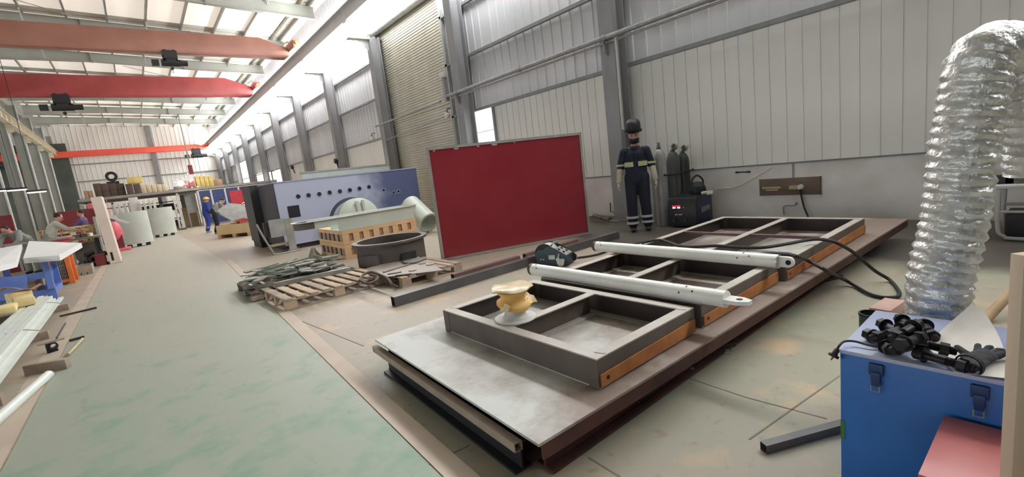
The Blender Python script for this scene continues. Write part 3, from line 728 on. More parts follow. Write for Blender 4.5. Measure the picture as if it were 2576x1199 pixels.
# ================================================================ long square tubes on the floor
for lab, x0, x1, y, w_, h_, mm in (('long dark square steel tube on the floor, its open end nearest to the pallets', at(955,757).x, at(1285,662).x-.02, 5.0, .1, .115, 'tube_steel'),
        ('dark square steel tube on the floor running behind the wire feeder', at(1288,662).x, at(1508,596).x, 5.03, .1, .115, 'tube_steel'),
        ('reddish steel channel lying at the foot of the red panel, near its left corner', 3.12, 4.3, 5.33, .09, .1, 'red_steel'),
        ('reddish steel channel lying at the foot of the red panel, near its right corner', 4.42, 5.6, 5.33, .08, .1, 'red_steel')):
    single('steel_tube', MB().box_tube((x0,y,h_/2+.002), (x1,y,h_/2+.002), w_, h_, .007), M[mm], lab, 'steel tube', 'steel tubes on the floor', smooth=0)

# ================================================================ red panel
a, b = at(1112,657), at(1484,588)
dd = (b-a).normalized(); nn = V((dd.y,-dd.x,0)); L_ = (b-a).length; Hh = 1.9
print('red panel', a, b, L_)
t = thing('red_hoarding', 'large glossy dark-red panel in a thin grey frame, standing upright', 'panel', (a+b)/2, math.atan2(dd.y, dd.x))
lean = .0
part('sheet', MB().box((-L_/2+.03,-.012,.03), (L_/2-.03,.012,Hh-.03)), M['red_panel'], t)
for px, w_, h_ in ((1078,.05,.012), (1130,.09,.018), (1183,.05,.014), (1224,.11,.018), (1275,.04,.01)):
    cx_ = (px-1060)/(1458-1060)*L_-L_/2; part('paint_chip', MB().lathe([(.001,0),(1,0),(1,.0012),(.001,.0012)], (0,0,0), (0,1,0), 14).moved(Matrix.Translation((cx_,-.0135,Hh-.058)) @ Matrix.Diagonal((w_/2,1,h_,1))), M['reflective_grey'], t)
fb = MB()
fb.box((-L_/2,-.03,.004), (-L_/2+.045,.03,Hh)); part('side_bar', fb, M['alu_frame'], t)
part('side_bar', MB().box((L_/2-.045,-.03,.004), (L_/2,.03,Hh)), M['alu_frame'], t)
part('top_bar', MB().box((-L_/2+.045,-.03,Hh-.045), (L_/2-.045,.03,Hh)), M['alu_frame'], t)
part('bottom_bar', MB().box((-L_/2+.045,-.03,.004), (L_/2-.045,.03,.045)), M['alu_frame'], t)
for x in (-L_/2+.3, L_/2-.3): part('rear_prop', MB().beam((x,.03,1.3), (x,.6,.03), .04, .04), M['alu_frame'], t)

# ================================================================ dark flanged drum, crates, channel
c = at(980,600,.47)
t = thing('flanged_drum', 'dark iron open drum with a broad rim flange and a square port', 'drum', (c.x, c.y, 0))
part('shell', MB().lathe([(.57,.002),(.57,.44),(.54,.44),(.54,.002),(.57,.002)], n=56), M['dark_iron'], t)
part('rim_flange', MB().lathe([(.54,.44),(.63,.44),(.63,.475),(.54,.475),(.54,.44)], n=56), M['dark_iron'], t)
part('base_sheet', MB().cyl((0,0,.01), (0,0,.02), .538, n=48), M['dark_iron'], t)
th = math.atan2(-c.y, -c.x)+.45
po = MB().cb((.585*math.cos(th), .585*math.sin(th), .2), (.04,.26,.14), th); part('port_frame', po, M['black_steel'], t)
th -= 1.05; part('side_box', MB().cb((.62*math.cos(th), .62*math.sin(th), .16), (.14,.3,.3), th), M['dark_iron'], t)
def crate(x0, y0, x1, y1, z0, z1, t):
    wd = MB()
    h = z1-z0
    for z in (z0+.001, z1-.06): wd.box((x0,y0,z), (x1,y0+.018,z+.06)).box((x0,y1-.018,z), (x1,y1,z+.06)).box((x0,y0+.018,z), (x0+.018,y1-.018,z+.06)).box((x1-.018,y0+.018,z), (x1,y1-.018,z+.06))
    part('rails', wd, M['ply'], t)
    n = 8
    for i in range(n):
        x = x0+(x1-x0-.13)*i/(n-1); part('front_slat', MB().box((x,y0+.002,z0+.061), (x+.13,y0+.016,z1-.061)), M['ply'], t)
    n = 6
    for i in range(n):
        y = y0+.02+(y1-y0-.2)*i/(n-1); part('side_slat', MB().box((x0+.002,y,z0+.061), (x0+.016,y+.14,z1-.061)), M['grey_wood'], t)
    part('lid', MB().box((x0,y0,z1), (x1,y1,z1+.016)), M['ply'], t)
    part('dark_load', MB().box((x0+.03,y0+.03,z0+.06), (x1-.03,y1-.03,z1-.06)), M['cardboard'], t)
q = at(872,652); q2 = at(806,634); q3 = at(1056,612)
CT = .578/2; print('crate tier', CT)
for i, lab in enumerate(('lower slatted plywood crate standing on the floor behind the dark drum', 'upper slatted plywood crate carrying the pale green channel')):
    t = thing('slatted_crate', lab, 'crate', (q.x, q.y, i*CT), 0, 'slatted plywood crates'); crate(0, 0, q3.x-q.x, 1.6, .0, CT-.02, t)
cz = 2*CT-.002; y0 = q.y+.01
xl, xm, xr, xe = aty(746,555,y0).x, aty(850,560,y0).x, aty(1040,530,y0).x, aty(1054,530,y0).x
t = thing('pale_channel', 'long pale green channel with rounded ends lying across the slatted crates', 'channel', (xm, y0, cz))
L_ = xr-xm; wd = .5; hh = .27
part('trough', MB().box((0,0,.012), (L_,.012,hh)).box((0,wd,.012), (L_,wd+.012,hh)).box((0,0,0), (L_,wd+.012,.012)), M['pale_green'], t)
part('lip', MB().box((xl-xm+.3,-.045,hh), (L_,.014,hh+.016)), M['white_paint'], t); part('lip', MB().box((xl-xm+.3,wd,hh), (L_,wd+.06,hh+.016)), M['white_paint'], t)
part('side_wall', MB().box((xl-xm+.3,0,hh-.13), (-.001,.012,hh)), M['pale_green'], t); part('side_wall', MB().box((xl-xm+.3,wd,hh-.13), (-.001,wd+.012,hh)), M['pale_green'], t)
for xc, ex, sg in ((xl-xm+.3,.3,-1), (L_,xe-xr,1)):
    pts = [V((xc+sg*ex*math.sin(math.pi*k/14)**.6, (wd+.012)*(1-math.cos(math.pi*k/14))/2, 0)) for k in range(15)]
    part('round_end', MB().sheet([[p+V((0,0,hh-.13)), p+V((0,0,hh-.002))] for p in pts], .012), M['dark_iron'] if sg < 0 else M['pale_green'], t, smooth=60)
    part('end_lip', MB().sheet([[p*.98+V((0,0,hh+.014)), (p-V((xc,wd/2,0)))*1.16+V((xc,wd/2,hh+.014))] for p in pts], .012), M['white_paint'], t)
# round shells behind the crates
y1 = q.y+2.7
c = aty(912,590,y1); rr = (aty(965,590,y1).x-aty(850,590,y1).x)/2*1.0
t = thing('dished_cover', 'pale green round cover with two ribs standing upright behind the slatted crates', 'cover', (c.x, y1, rr+.01))
zt = aty(905,497,y1).z; rr = max(.45, zt/2); t.location = (c.x, y1, rr+.004)
part('dish', MB().lathe([(.001,-.16),(rr*.55,-.13),(rr*.93,-.02),(rr,.0),(rr,.14),(rr*.97,.14),(rr*.97,.0),(.001,-.1)], (0,0,0), (0,1,0), 48), M['pale_green'], t, smooth=50)
for x in (-.06,.1): part('rib', MB().box((x-.03,-.185,-rr*.9), (x+.03,-.1,rr*.88)), M['pale_green'], t)
part('crescent', MB().lathe([(rr*.97,.15),(rr*1.12,.16),(rr*1.12,.17),(rr*.97,.17),(rr*.97,.15)], (-.12,0,-.03), (0,1,0), 48), M['machine_dark'], t)
c = aty(1040,535,q.y+.8)
a = V((c.x-.12, q.y+1.35, .62)); b = V((c.x+.5, q.y+.35, .27))
a = aty(1032,515,q.y+2.1); b = aty(1078,560,q.y+1.3)
t = thing('pale_pipe', 'short wide pale pipe leaning behind the left edge of the red panel', 'pipe', (b.x, b.y, 0))
d = (b-a).normalized(); obj('pipe', MB().pipe(a, b, .27, .25, 36), M['pale_green'], t); obj('end_ring', MB().pipe(b-d*.01, b+d*.02, .29, .24, 36), M['pale_green'], t)
obj('prop', MB().beam(V((a.x,a.y,.0)), V((a.x,a.y,a.z-.25)), .08, .08).beam(V((b.x,b.y,.0)), V((b.x,b.y,b.z-.2)), .08, .08), M['grey_wood'], t)

# ================================================================ blue-grey machine housing
def front_material():
    m, t, b = nt('machine_front'); N = t.nodes; L = t.links; tc = N.new('ShaderNodeTexCoord'); sx = N.new('ShaderNodeSeparateXYZ'); L.new(tc.outputs['Object'], sx.inputs[0])
    n = N.new('ShaderNodeTexNoise'); n.inputs['Scale'].default_value = 1.6; L.new(tc.outputs['Object'], n.inputs['Vector'])
    mr = N.new('ShaderNodeMapRange'); mr.inputs['From Min'].default_value = 1.9; mr.inputs['From Max'].default_value = 3.3; mr.inputs['To Min'].default_value = -.4; mr.inputs['To Max'].default_value = .45; L.new(sx.outputs['X'], mr.inputs['Value'])
    a = N.new('ShaderNodeMath'); a.operation = 'ADD'; L.new(n.outputs['Fac'], a.inputs[0]); L.new(mr.outputs[0], a.inputs[1])
    r = N.new('ShaderNodeValToRGB'); e = r.color_ramp.elements; e[0].position = .3; e[0].color = col(180,185,206); e[1].position = .8; e[1].color = col(84,92,128); L.new(a.outputs[0], r.inputs['Fac'])
    L.new(r.outputs[0], b.inputs['Base Color']); b.inputs['Roughness'].default_value = .5; return m     # pale primer at the left, navy sprayed over it at the right
M['machine_front'] = front_material()
MY = 12.7
tl, tr, bl = aty(690,461,MY), aty(1046,424,MY), aty(716,617,MY)
mx0, mx1, mz = (tl.x+bl.x)/2, tr.x, tl.z
print('machine', tl, tr, bl)
t = thing('machine_housing', 'long blue-grey sheet metal housing with a row of round holes', 'machine', (mx0, MY, 0))
W_ = mx1-mx0; dpt = 1.8
part('front_panel', MB().box((0,0,.12), (W_,.03,mz)), M['machine_front'], t)
part('side_panel', MB().box((-.03,.0,.12), (0,dpt,mz)), M['machine_dark'], t)
part('body', MB().box((0,.03,.1), (W_,dpt,mz-.01)), M['machine_dark'], t)
part('plinth', MB().box((.04,.05,.002), (W_-.04,dpt-.05,.1)), M['black_steel'], t)
for px, py in ((750,494),(776,491),(803,488),(829,484),(855,481),(880,478),(904,474),(928,470),(965,478),(990,484),(1002,481)):
    h = aty(px,py,MY); x = h.x-mx0; r = .055 if px < 940 else .04
    o = part('port_ring', MB().lathe([(r,-.012),(r+.016,-.012),(r+.016,.0),(r,.0),(r,-.012)], (x,0,h.z), (0,1,0), 20), M['machine_blue'], t); part('port_hole', MB().cyl((x,-.004,h.z), (x,.0,h.z), r, n=20), M['hole_black'], o)
h0, h1 = aty(722,519,MY), aty(757,544,MY); part('square_opening', MB().box((h0.x-mx0,-.006,h1.z), (h1.x-mx0,0,h0.z)), M['hole_black'], t)
part('lid_edge', MB().box((-.04,-.015,mz), (W_,dpt,mz+.03)), M['machine_blue'], t)
# dark cabinet left of it
DY = 14.6; a, b = aty(626,470,DY), aty(700,466,DY)
t = thing('dark_cabinet', 'dark grey cabinet behind the left end of the blue-grey housing', 'cabinet', (a.x, DY, 0))
part('body', MB().box((0,0,.16), (mx0+.3-a.x,1.2,a.z)), M['machine_dark'], t); part('lower_panel', MB().box((.02,.02,.0), (mx0+.2-a.x,1.1,.16)), M['black_steel'], t); part('top_rim', MB().box((-.015,-.015,a.z), (mx0+.3-a.x,1.2,a.z+.02)), M['machine_dark'], t)
# pale roofing panel behind the housing
yb = MY+dpt+.3; a, b = aty(758,437,yb), aty(980,425,yb)
t = thing('roofing_sheet', 'pale long panel standing behind the blue-grey housing, only its top edge showing', 'panel', (a.x, yb, 0))
part('sheet', MB().box((0,0,.004), (b.x-a.x,.05,a.z)), M['pale_green'], t); part('top_edge', MB().box((-.02,-.02,a.z), (b.x-a.x+.02,.07,a.z+.05)), M['alu_frame'], t)
# tubular stand in front of the dark cabinet
p0 = at(662,628)
t = thing('tubular_stand', 'bent tube stand holding a grey board, in front of the dark cabinet', 'stand', (p0.x-.05, min(p0.y, MY-.45), 0))
hz_ = vp(634,560,dist_of(p0)).z; 
tb = MB().tube(arc([(-.28,.0,hz_),(-.2,0,hz_*.65),(-.05,0,.06),(.0,0,.02),(.55,.0,.02)], 6), .022).tube(arc([(-.22,.35,hz_),(-.15,.35,hz_*.65),(0,.35,.06),(.05,.35,.02),(.6,.35,.02)], 6), .022).tube([(-.28,0,hz_),(-.22,.35,hz_)], .022).tube([(.55,0,.022),(.6,.35,.022)], .022)
part('tube_frame', tb, M['alu_frame'], t)
part('board', MB().box((-.02,.05,.42), (.32,.08,.85)), M['grey_door'], t); part('side_sheet', MB().box((.33,.04,.06), (.5,.07,.83)), M['alu_frame'], t); part('shelf', MB().box((-.05,.08,.2), (.5,.34,.24)), M['grey_wood'], t); part('dark_pad', MB().box((-.12,.1,.45), (-.03,.3,.8)), M['black_steel'], t)
# ================================================================ pallets and scrap
def pallet(t, w, d, mt, mt2, n=9, sw=.09, h=.14, along='y'):
    """boards run along y on three bearers that run along x"""
    for i in range(n):
        x = (w-sw)*i/(n-1); part('deck_board', MB().box((x,0,h-.02), (x+sw,d,h)), mt if i % 3 else mt2, t, bevel=.002)
    for y in (0, d/2-.045, d-.09):
        part('bearer', MB().box((0,y,h-.04), (w,y+.09,h-.021)), mt2, t)
        for x in (0, w/2-.07, w-.14): part('block', MB().box((x,y,.019), (x+.14,y+.09,h-.041)), mt, t)
        part('skid', MB().box((0,y,.002), (w,y+.09,.018)), mt2, t)
a, b = at(722,783), at(975,712); c = at(692,748)
t = thing('wooden_pallet', 'worn slatted wooden pallet on the floor nearest to the green walkway', 'pallet', (a.x, a.y, 0), math.atan2(b.y-a.y, b.x-a.x))
PW = (b-a).length; pallet(t, PW, .95, M['pallet_wood'], M['grey_wood'], 9, .1, .15)
a2, b2 = at(990,712), at(1112,680)
t = thing('wooden_pallet', 'pallet beside the dark drum carrying a grey plate and offcuts', 'pallet', (2.56, 5.72, 0), .02)
pallet(t, .98, 1.1, M['grey_wood'], M['pallet_wood'], 8, .1, .14)
PT = .142
g = MB().prism([at(918,677,.145), at(990,705,.145).lerp(at(918,677,.145), .25), at(1115,680,.145), at(1045,641,.145)], (0,0,.008))
single('steel_sheet', g, M['plate_grey'], 'grey steel sheet lying on the pallet beside the dark drum', 'steel sheet', smooth=0)
z = .1545
single('curved_offcut', MB().tube(arc([at(1010,657,z+.012), at(1022,662,z+.012), at(1045,660,z+.012), at(1072,650,z+.03)], 5), .011), M['dark_iron'], 'bent dark rod lying on the grey sheet beside the drum', 'offcut')
for i, (px, py, r) in enumerate(((1062,662,.06),(1082,665,.065),(1038,680,.055))):
    p = at(px,py,z); single('disc_offcut', MB().cyl((p.x,p.y,z), (p.x,p.y,z+.012), r, n=24), M['plate_grey'], 'round grey disc cut-out on the grey sheet, %s of three' % ('middle', 'rightmost', 'nearest')[i], 'offcut', 'disc cut-outs')
for i, (p, q) in enumerate((((965,685),(1030,665)), ((975,690),(1010,684)), ((995,693),(1035,688)))):
    a, b = at(*p,z), at(*q,z); single('flat_offcut', MB().beam(a+V((0,0,.008)), b+V((0,0,.008)), .045, .012), M['offcut'], 'short flat steel strip at the near edge of the grey sheet, %s one' % ordw[i], 'offcut', 'strips on the grey sheet')
pts = [at(905,706,.16), at(915,690,.19), at(935,684,.2), at(955,690,.18), at(975,700,.165), at(985,714,.12), at(1000,722,.03)]
single('webbing_strap', MB().tube(arc(pts, 6), .02, 6).tube(arc([at(905,704,.165), at(925,712,.165), at(945,705,.165), at(950,695,.175), at(930,690,.18)], 6), .016, 6), M['strap'], 'brown lifting strap tangled over the right end of the worn pallet', 'strap')
# dark pallet under the scrap heap
a = at(690,738); 
sx0, sy0, sx1, sy1 = 1.0, 7.22, 2.52, 8.45
t = thing('scrap_pallet', 'low dark pallet buried under the heap of steel offcuts', 'pallet', (sx0, sy0, 0))
pallet(t, sx1-sx0, sy1-sy0, M['grey_wood'], M['strap'], 10, .1, .13)
for i, (p, q, lab) in enumerate((((650,698),(800,668),'long dark angle strip at the walkway end of the offcut heap'), ((688,712),(880,672),'long grey angle strip along the near edge of the offcut heap'))):
    a, b = at(*p,.2), at(*q,.2); g = MB().beam(a, b, .09, .012).beam(a+V((0,-.04,-.03)), b+V((0,-.04,-.03)), .012, .06)
    single('angle_strip', g, M['offcut_green'] if i == 0 else M['offcut'], lab, 'steel strip', smooth=0)
rnd = random.Random(5)
kinds = []
for k in range(6):
    L_ = (.22,.32,.4,.24,.28,.45)[k]; w_ = (.1,.08,.13,.18,.09,.11)[k]
    me = mesh('steel_offcut', MB().box((-L_/2,-w_/2,0), (L_/2,w_/2,.022)) if k not in (3,5) else (MB().prism([(-L_/2,-w_/2,0),(L_/2,-w_/2,0),(L_/2,-w_/6,0),(0,-w_/6,0),(0,w_/2,0),(-L_/2,w_/2,0)], (0,0,.014)) if k == 3 else MB().box((-L_/2,-w_/2,0), (L_/2,w_/2,.01)).box((-L_/2,w_/2-.01,.01), (L_/2,w_/2,.05))), M['offcut_green'] if k % 2 else M['offcut'], 0)
    kinds.append(me)
for i in range(72):
    u, v = rnd.random(), rnd.random()
    x = sx0+.12+(sx1-sx0-.2)*u; y = sy0+.1+(sy1-sy0-.15)*v
    lay = int(i/72*5.999); z = .137 + lay*.03 + .045*math.sin(math.pi*u)*math.sin(math.pi*v)*(lay > 2)
    o = bpy.data.objects.new('steel_offcut', kinds[i % 6]); C.objects.link(o)
    o.location = (x, y, z); o.rotation_euler = (rnd.uniform(-.1,.1), rnd.uniform(-.1,.1), rnd.gauss(.3, .4) if rnd.random() < .75 else rnd.uniform(0, 3.1))
    setp(o, ('short grey flat','grey-green flat','wide grey flat','grey-green L-shaped flat','plain narrow grey','long grey-green angled')[i % 6]+' steel offcut in the heap on the dark pallet', 'offcut', 'steel offcuts in the heap')
p = at(791,645)
single('metal_cone', MB().lathe([(.001,.2),(.03,.2),(.13,.0),(.12,.0),(.02,.19)], (p.x,p.y,.002), n=28), M['bare_metal'], 'small shiny metal cone on the floor behind the offcut heap', 'cone')

# ================================================================ people
def remeshed(name, mb, mt, parent, vox, sm=6):
    o = part(name, mb, mt, parent, smooth=180)
    r = o.modifiers.new('remesh', 'REMESH'); r.mode = 'VOXEL'; r.voxel_size = vox; r.use_smooth_shade = True
    s = o.modifiers.new('smooth', 'SMOOTH'); s.iterations = sm; s.factor = .5
    return o
POSE = dict(pel=(0,0,.95), chest=(0,.0,1.27), neck=(0,.01,1.47), head=(0,-.02,1.61))
def person(label, loc, heading, top, leg, vox=.03, pose={}, sleeve=1.0, headgear=None, main=False, scale=1.0, gl=None, skinm=None, shoe='boot'):
    P = {k: V(v) for k, v in POSE.items()}
    for s, n in ((1,'l'), (-1,'r')):
        for k, v in (('sh',(.18,.0,1.365)), ('el',(.235,.03,1.12)), ('wr',(.255,-.04,.9)), ('hip',(.095,0,.93)), ('kn',(.115,-.01,.5)), ('an',(.125,.02,.1))):
            P[k+n] = V((v[0]*s, v[1], v[2]))
    for k, v in pose.items(): P[k] = V(v)
    d = V(heading); t = thing('person', label, 'person', loc, math.atan2(d.x, -d.y)); t.scale = (scale,)*3
    up = (P['head']-P['neck']).normalized(); fw = V((0,-1,0)); fw = (fw-up*fw.dot(up)).normalized(); sd = up.cross(fw)*-1
    if 'look' in pose: fw = (V(pose['look'])-up*V(pose['look']).dot(up)).normalized(); sd = fw.cross(up)
    H = P['head']
    rot = Matrix((sd, -fw, up)).transposed()
    b = MB()
    b.cap(P['neck']-up*.06, H-up*.05, .058, .054); b.ball(H+up*.015, (.079,.098,.112), rot=rot); b.ball(H-up*.058+fw*.032, (.06,.064,.064), rot=rot)
    b.cap(H+fw*.09+up*.012, H+fw*.112-up*.022, .011, .016)                        # nose
    for s in (-1,1):
        b.ball(H+sd*.075*s-up*.0+fw*-.005, (.012,.022,.032), n=10, m=8, rot=rot)   # ears
        b.ball(H+fw*.083+sd*.03*s-up*.012, (.024,.016,.018), n=10, m=8, rot=rot)   # cheeks
    b.cap(P['neck']-up*.08, P['chest'], .08, .12); b.cap(P['chest'], P['pel'], .125, .12, flat=.75)
    for n in 'lr':
        b.cap(P['neck']-up*.06, P['sh'+n], .06, .055); b.cap(P['sh'+n], P['el'+n], .05, .04); b.cap(P['el'+n], P['wr'+n], .04, .028)
        b.cap(P['pel'], P['hip'+n], .1, .09); b.cap(P['hip'+n], P['kn'+n], .08, .055); b.cap(P['kn'+n], P['an'+n], .053, .036)
        b.cap(P['an'+n]+V((0,.0,-.02)), P['an'+n]+V((0,-.05,-.05)), .034, .026)
    remeshed('body', b, M[skinm or 'skin'], t, max(vox*.5, .011), 3)
    # clothes
    j = MB(); j.cap(P['neck']-up*.075, P['chest']+V((0,0,.0)), .1, .16, flat=.8); j.cap(P['chest'], P['pel']+V((0,0,-.03)), .178, .182, n=20, flat=.74)
    for n in 'lr':
        j.cap(P['neck']-up*.085, P['sh'+n], .066, .072); e = P['el'+n]; j.cap(P['sh'+n], e, .078, .068)
        w = e.lerp(P['wr'+n], sleeve*.92); j.cap(e, w, .066, .05)
    jk = remeshed('jacket', j, M[top], t, vox)
    q = MB(); q.cap(P['pel']+V((0,0,.06)), P['pel']-V((0,0,.03)), .172, .174, n=20, flat=.76)
    for n in 'lr':
        q.cap(P['pel']-V((0,0,.02)), P['hip'+n], .12, .115); q.cap(P['hip'+n], P['kn'+n], .116, .093); q.cap(P['kn'+n], P['an'+n]+V((0,0,.03)), .092, .084)
    tr = remeshed('trousers', q, M[leg], t, vox)
    for n in 'lr':
        a = P['an'+n]; f = MB().cap(a+V((0,.04,-.055)), a+V((0,-.13,-.06)), .047, .042, 14, .8); f.cap(a+V((0,.01,.04)), a+V((0,.02,-.05)), .052, .05)
        part('boot', f, M[shoe], t, smooth=60)
    # hands: palm, four fingers and a thumb
    for s, n in ((1,'l'), (-1,'r')):
        w = P['wr'+n]; dd = (w-P['el'+n]).normalized(); inn = V((-s,0,0)); inn = (inn-dd*inn.dot(dd))
        inn = inn.normalized() if inn.length > .05 else V((0,0,-1)); fr = dd.cross(inn)
        if fr.y > 0: fr = -fr
        h = MB(); h.cap(w-dd*.06, w+dd*.01, .034 if gl else .029, .032); h.cap(w+dd*.02+fr*.0, w+dd*.075, .036, .041, 12, .5, side=inn)
        for k, (off, ln) in enumerate(((.03,.066),(.011,.074),(-.009,.07),(-.028,.055))):
            b0 = w+dd*.085+fr*off; b1 = b0+dd*ln*.5+inn*.008; b2 = b1+dd*ln*.42+inn*.026; h.cap(b0, b1, .0105, .0098, 8); h.cap(b1, b2, .0098, .0085, 8)
        b0 = w+dd*.035+fr*.032; b1 = b0+dd*.03+fr*.026+inn*.008; b2 = b1+dd*.032+fr*.008+inn*.012; h.cap(b0, b1, .013, .0115, 8); h.cap(b1, b2, .0115, .0095, 8)
        part('glove' if gl else 'hand', h, M[gl or skinm or 'skin'], t, smooth=60)
    # face
    f = MB()
    for s in (-1,1): f.ball(H+fw*.088+sd*.031*s+up*.012, (.012,.008,.006), n=10, m=6, rot=rot)
    part('eyes', f, M['mask_black'], t); f = MB()
    for s in (-1,1): f.cap(H+fw*.092+sd*.018*s+up*.03, H+fw*.082+sd*.05*s+up*.032, .0045, .004, 6)
    part('eyebrows', f, M['hair'], t)
    if headgear == 'mask': pass
    else: part('mouth', MB().cap(H+fw*.098-sd*.02-up*.056, H+fw*.098+sd*.02-up*.056, .005, .005, 8), M['box_red'], t)
    hr = MB().ball(H+up*.03-fw*.012, (.08,.094,.098), rot=rot)
    hr.v = [p + (up*(.028-(p-H).dot(up)) if (p-H).dot(fw) > .02 and (p-H).dot(up) < .028 else V((0,0,0))) for p in hr.v]
    part('hair', hr, M['hair'], t, smooth=60)
    return t, P, H, up, fw, sd, rot
wp = at(1612, 579)
t, P, H, up, fw, sd, rot = person('person standing by the column in dark navy coveralls, black mouth mask and raised welding visor', (wp.x, wp.y, .0), (-wp.x, -wp.y, 0), 'navy', 'navy_dark', .012,
    dict(ell=(.255,.03,1.12), wrl=(.3,-.03,.87), elr=(-.255,.03,1.12), wrr=(-.3,-.04,.87), knl=(.11,-.01,.5), anl=(.13,.02,.1), anr=(-.12,-.05,.1), knr=(-.115,-.04,.5), head=(0,-.03,1.625)), .25, 'mask', True, 1.055, 'glove')
g = MB()
for n in 'lr':
    e, w = P['el'+n], P['wr'+n]; g.cap(e.lerp(w,.2), w, .057, .043, 14)
part('welding_sleeves', g, M['glove'], t, smooth=60)
# mouth mask
g = []
for i in range(9):
    z_ = -.03-.085*i/8; row = []
    for k in range(13):
        a = R(-78+156*k/12); rr = .098+.018*math.sin(math.pi*i/8)*(math.cos(a)**4)-.012*(i/8); row.append(H+fw*(math.cos(a)*rr+.004)+sd*math.sin(a)*.084+up*z_)
    g.append(row)
part('mouth_mask', MB().sheet(g, .003), M['mask_black'], t, smooth=60)
# raised visor: tall black shield tipped up over the head, with its head band
g = MB(); rings = []
for z_, rx, ry, oy in ((.075,.11,.13,.0),(.09,.122,.145,.005),(.13,.125,.15,.01),(.22,.12,.14,.012),(.255,.1,.12,.01),(.275,.065,.08,.005),(.28,.01,.012,0)):
    rings.append([H+up*z_+sd*math.cos(a)*rx+fw*(math.sin(a)*ry+oy) for a in [2*math.pi*i/28 for i in range(28)]])
part('welding_visor', g.loft(rings), M['mask_black'], t, smooth=60)
part('visor_brim', MB().sheet([[H+up*(.08-.006*k)+fw*(math.cos(a)*(.139+.007*k))+sd*math.sin(a)*(.117+.005*k) for a in [R(-85+17*i) for i in range(11)]] for k in range(3)], .004), M['mask_black'], t, smooth=60)
part('visor_pivot', MB().cyl(H+sd*.11+up*.085, H+sd*.14+up*.085, .022).cyl(H-sd*.11+up*.085, H-sd*.14+up*.085, .022), M['mask_black'], t)
# reflective bands
def ringband(c, rx, ry, h, a0=0, a1=360, ax=None, n=24):
    ax = V(ax or (0,0,1)); x, y, _ = frame(ax, (0,1,0)) if abs(ax.z) > .9 else frame(ax); g = []
    for zz in (-h/2, h/2): g.append([V(c)+ax*zz+V((rx*math.cos(R(a0+(a1-a0)*k/n)), ry*math.sin(R(a0+(a1-a0)*k/n)), 0)) for k in range(n+1)])
    return MB().sheet(g, .004)
cz_ = 1.155
part('chest_band', ringband((0,0,cz_), .192, .146, .08, 192, 258), M['reflective'], t, smooth=60)
part('chest_band', ringband((0,0,cz_), .192, .146, .08, 282, 348), M['reflective'], t, smooth=60)
for n in 'lr':
    e = P['sh'+n].lerp(P['el'+n], .86); part('sleeve_band', ringband((e.x,e.y,e.z), .082, .084, .035), M['reflective'], t, smooth=60)
    for f_ in (.62, .86):
        e = P['kn'+n].lerp(P['an'+n], f_); part('cuff_band', ringband((e.x,e.y,e.z), .098, .1, .04), M['reflective_grey'], t, smooth=60)
part('collar', MB().lathe([(.085,1.4),(.1,1.4),(.085,1.45),(.072,1.45)], (0,.0,0), n=24), M['navy'], t)
part('breast_pockets', MB().cb((-.085,-.15,1.28), (.1,.012,.11), 0, .12).cb((.085,-.15,1.28), (.1,.012,.11), 0, .12), M['navy'], t, bevel=.003)

# ================================================================ by the right wall
def bottle(lab, px, py, r, h, mt, top=0):
    p = at(px, py); t = thing('gas_cylinder', lab, 'gas cylinder', (p.x, p.y, .0), 0, 'gas cylinders beside the worker')
    part('shell', MB().lathe([(.001,.004),(r*.97,.004),(r,.03),(r,h*.8),(r*.9,h*.86),(r*.6,h*.91),(r*.3,h*.935),(.001,h*.94)], n=32), M[mt], t, smooth=50)
    part('neck_ring', MB().cyl((0,0,h*.93), (0,0,h*.955), r*.34, n=18), M['gas_grey'], t)
    v = MB().cyl((0,0,h*.95), (0,0,h), .02).cyl((-.03,0,h*.97), (.05,0,h*.97), .016).cyl((0,0,h), (0,0,h+.015), .034); part('valve', v, M['brass'], t)
    return t, p
b1, p1 = bottle('slim silver gas cylinder right beside the worker, valve uncovered', 1670, 566, .118, 1.53, 'gas_silver')
b2, p2 = bottle('dark grey gas cylinder in the middle with a gauge on its valve', 1703, 557, .125, 1.45, 'gas_grey')
b3, p3 = bottle('dark green gas cylinder nearest to the black welding machine', 1727, 552, .115, 1.4, 'gas_green')
b1_, p4 = bottle('pale gas cylinder half hidden behind the legs of the worker', 1650, 560, .1, 1.1, 'gas_silver')
for bt, hh in ((b2, 1.45), (b3, 1.4)):
    rg = part('regulator', MB().cyl((-.03,-.05,hh*.97), (-.03,-.1,hh*.97), .03).cyl((.05,0,hh*.97), (.12,-.02,hh*.97), .022), M['brass'], bt)
    for sx in (-.06, .07): part('gauge', MB().cyl((sx,-.05,hh*.97+.055), (sx,-.085,hh*.97+.055), .034, n=18), M['label_white'] if sx > 0 else M['gas_grey'], rg)
single('bottle_chain', MB().tube(arc([V((p1.x-.08,p1.y-.13,.95)), V(((p1.x+p2.x)/2,(p1.y+p2.y)/2-.16,.93)), V((p3.x+.09,p3.y-.12,.96)), V((WX-.07,p3.y-.05,.97))], 6), .014), M['black_steel'], 'black strap holding the gas cylinders to the wall', 'strap')
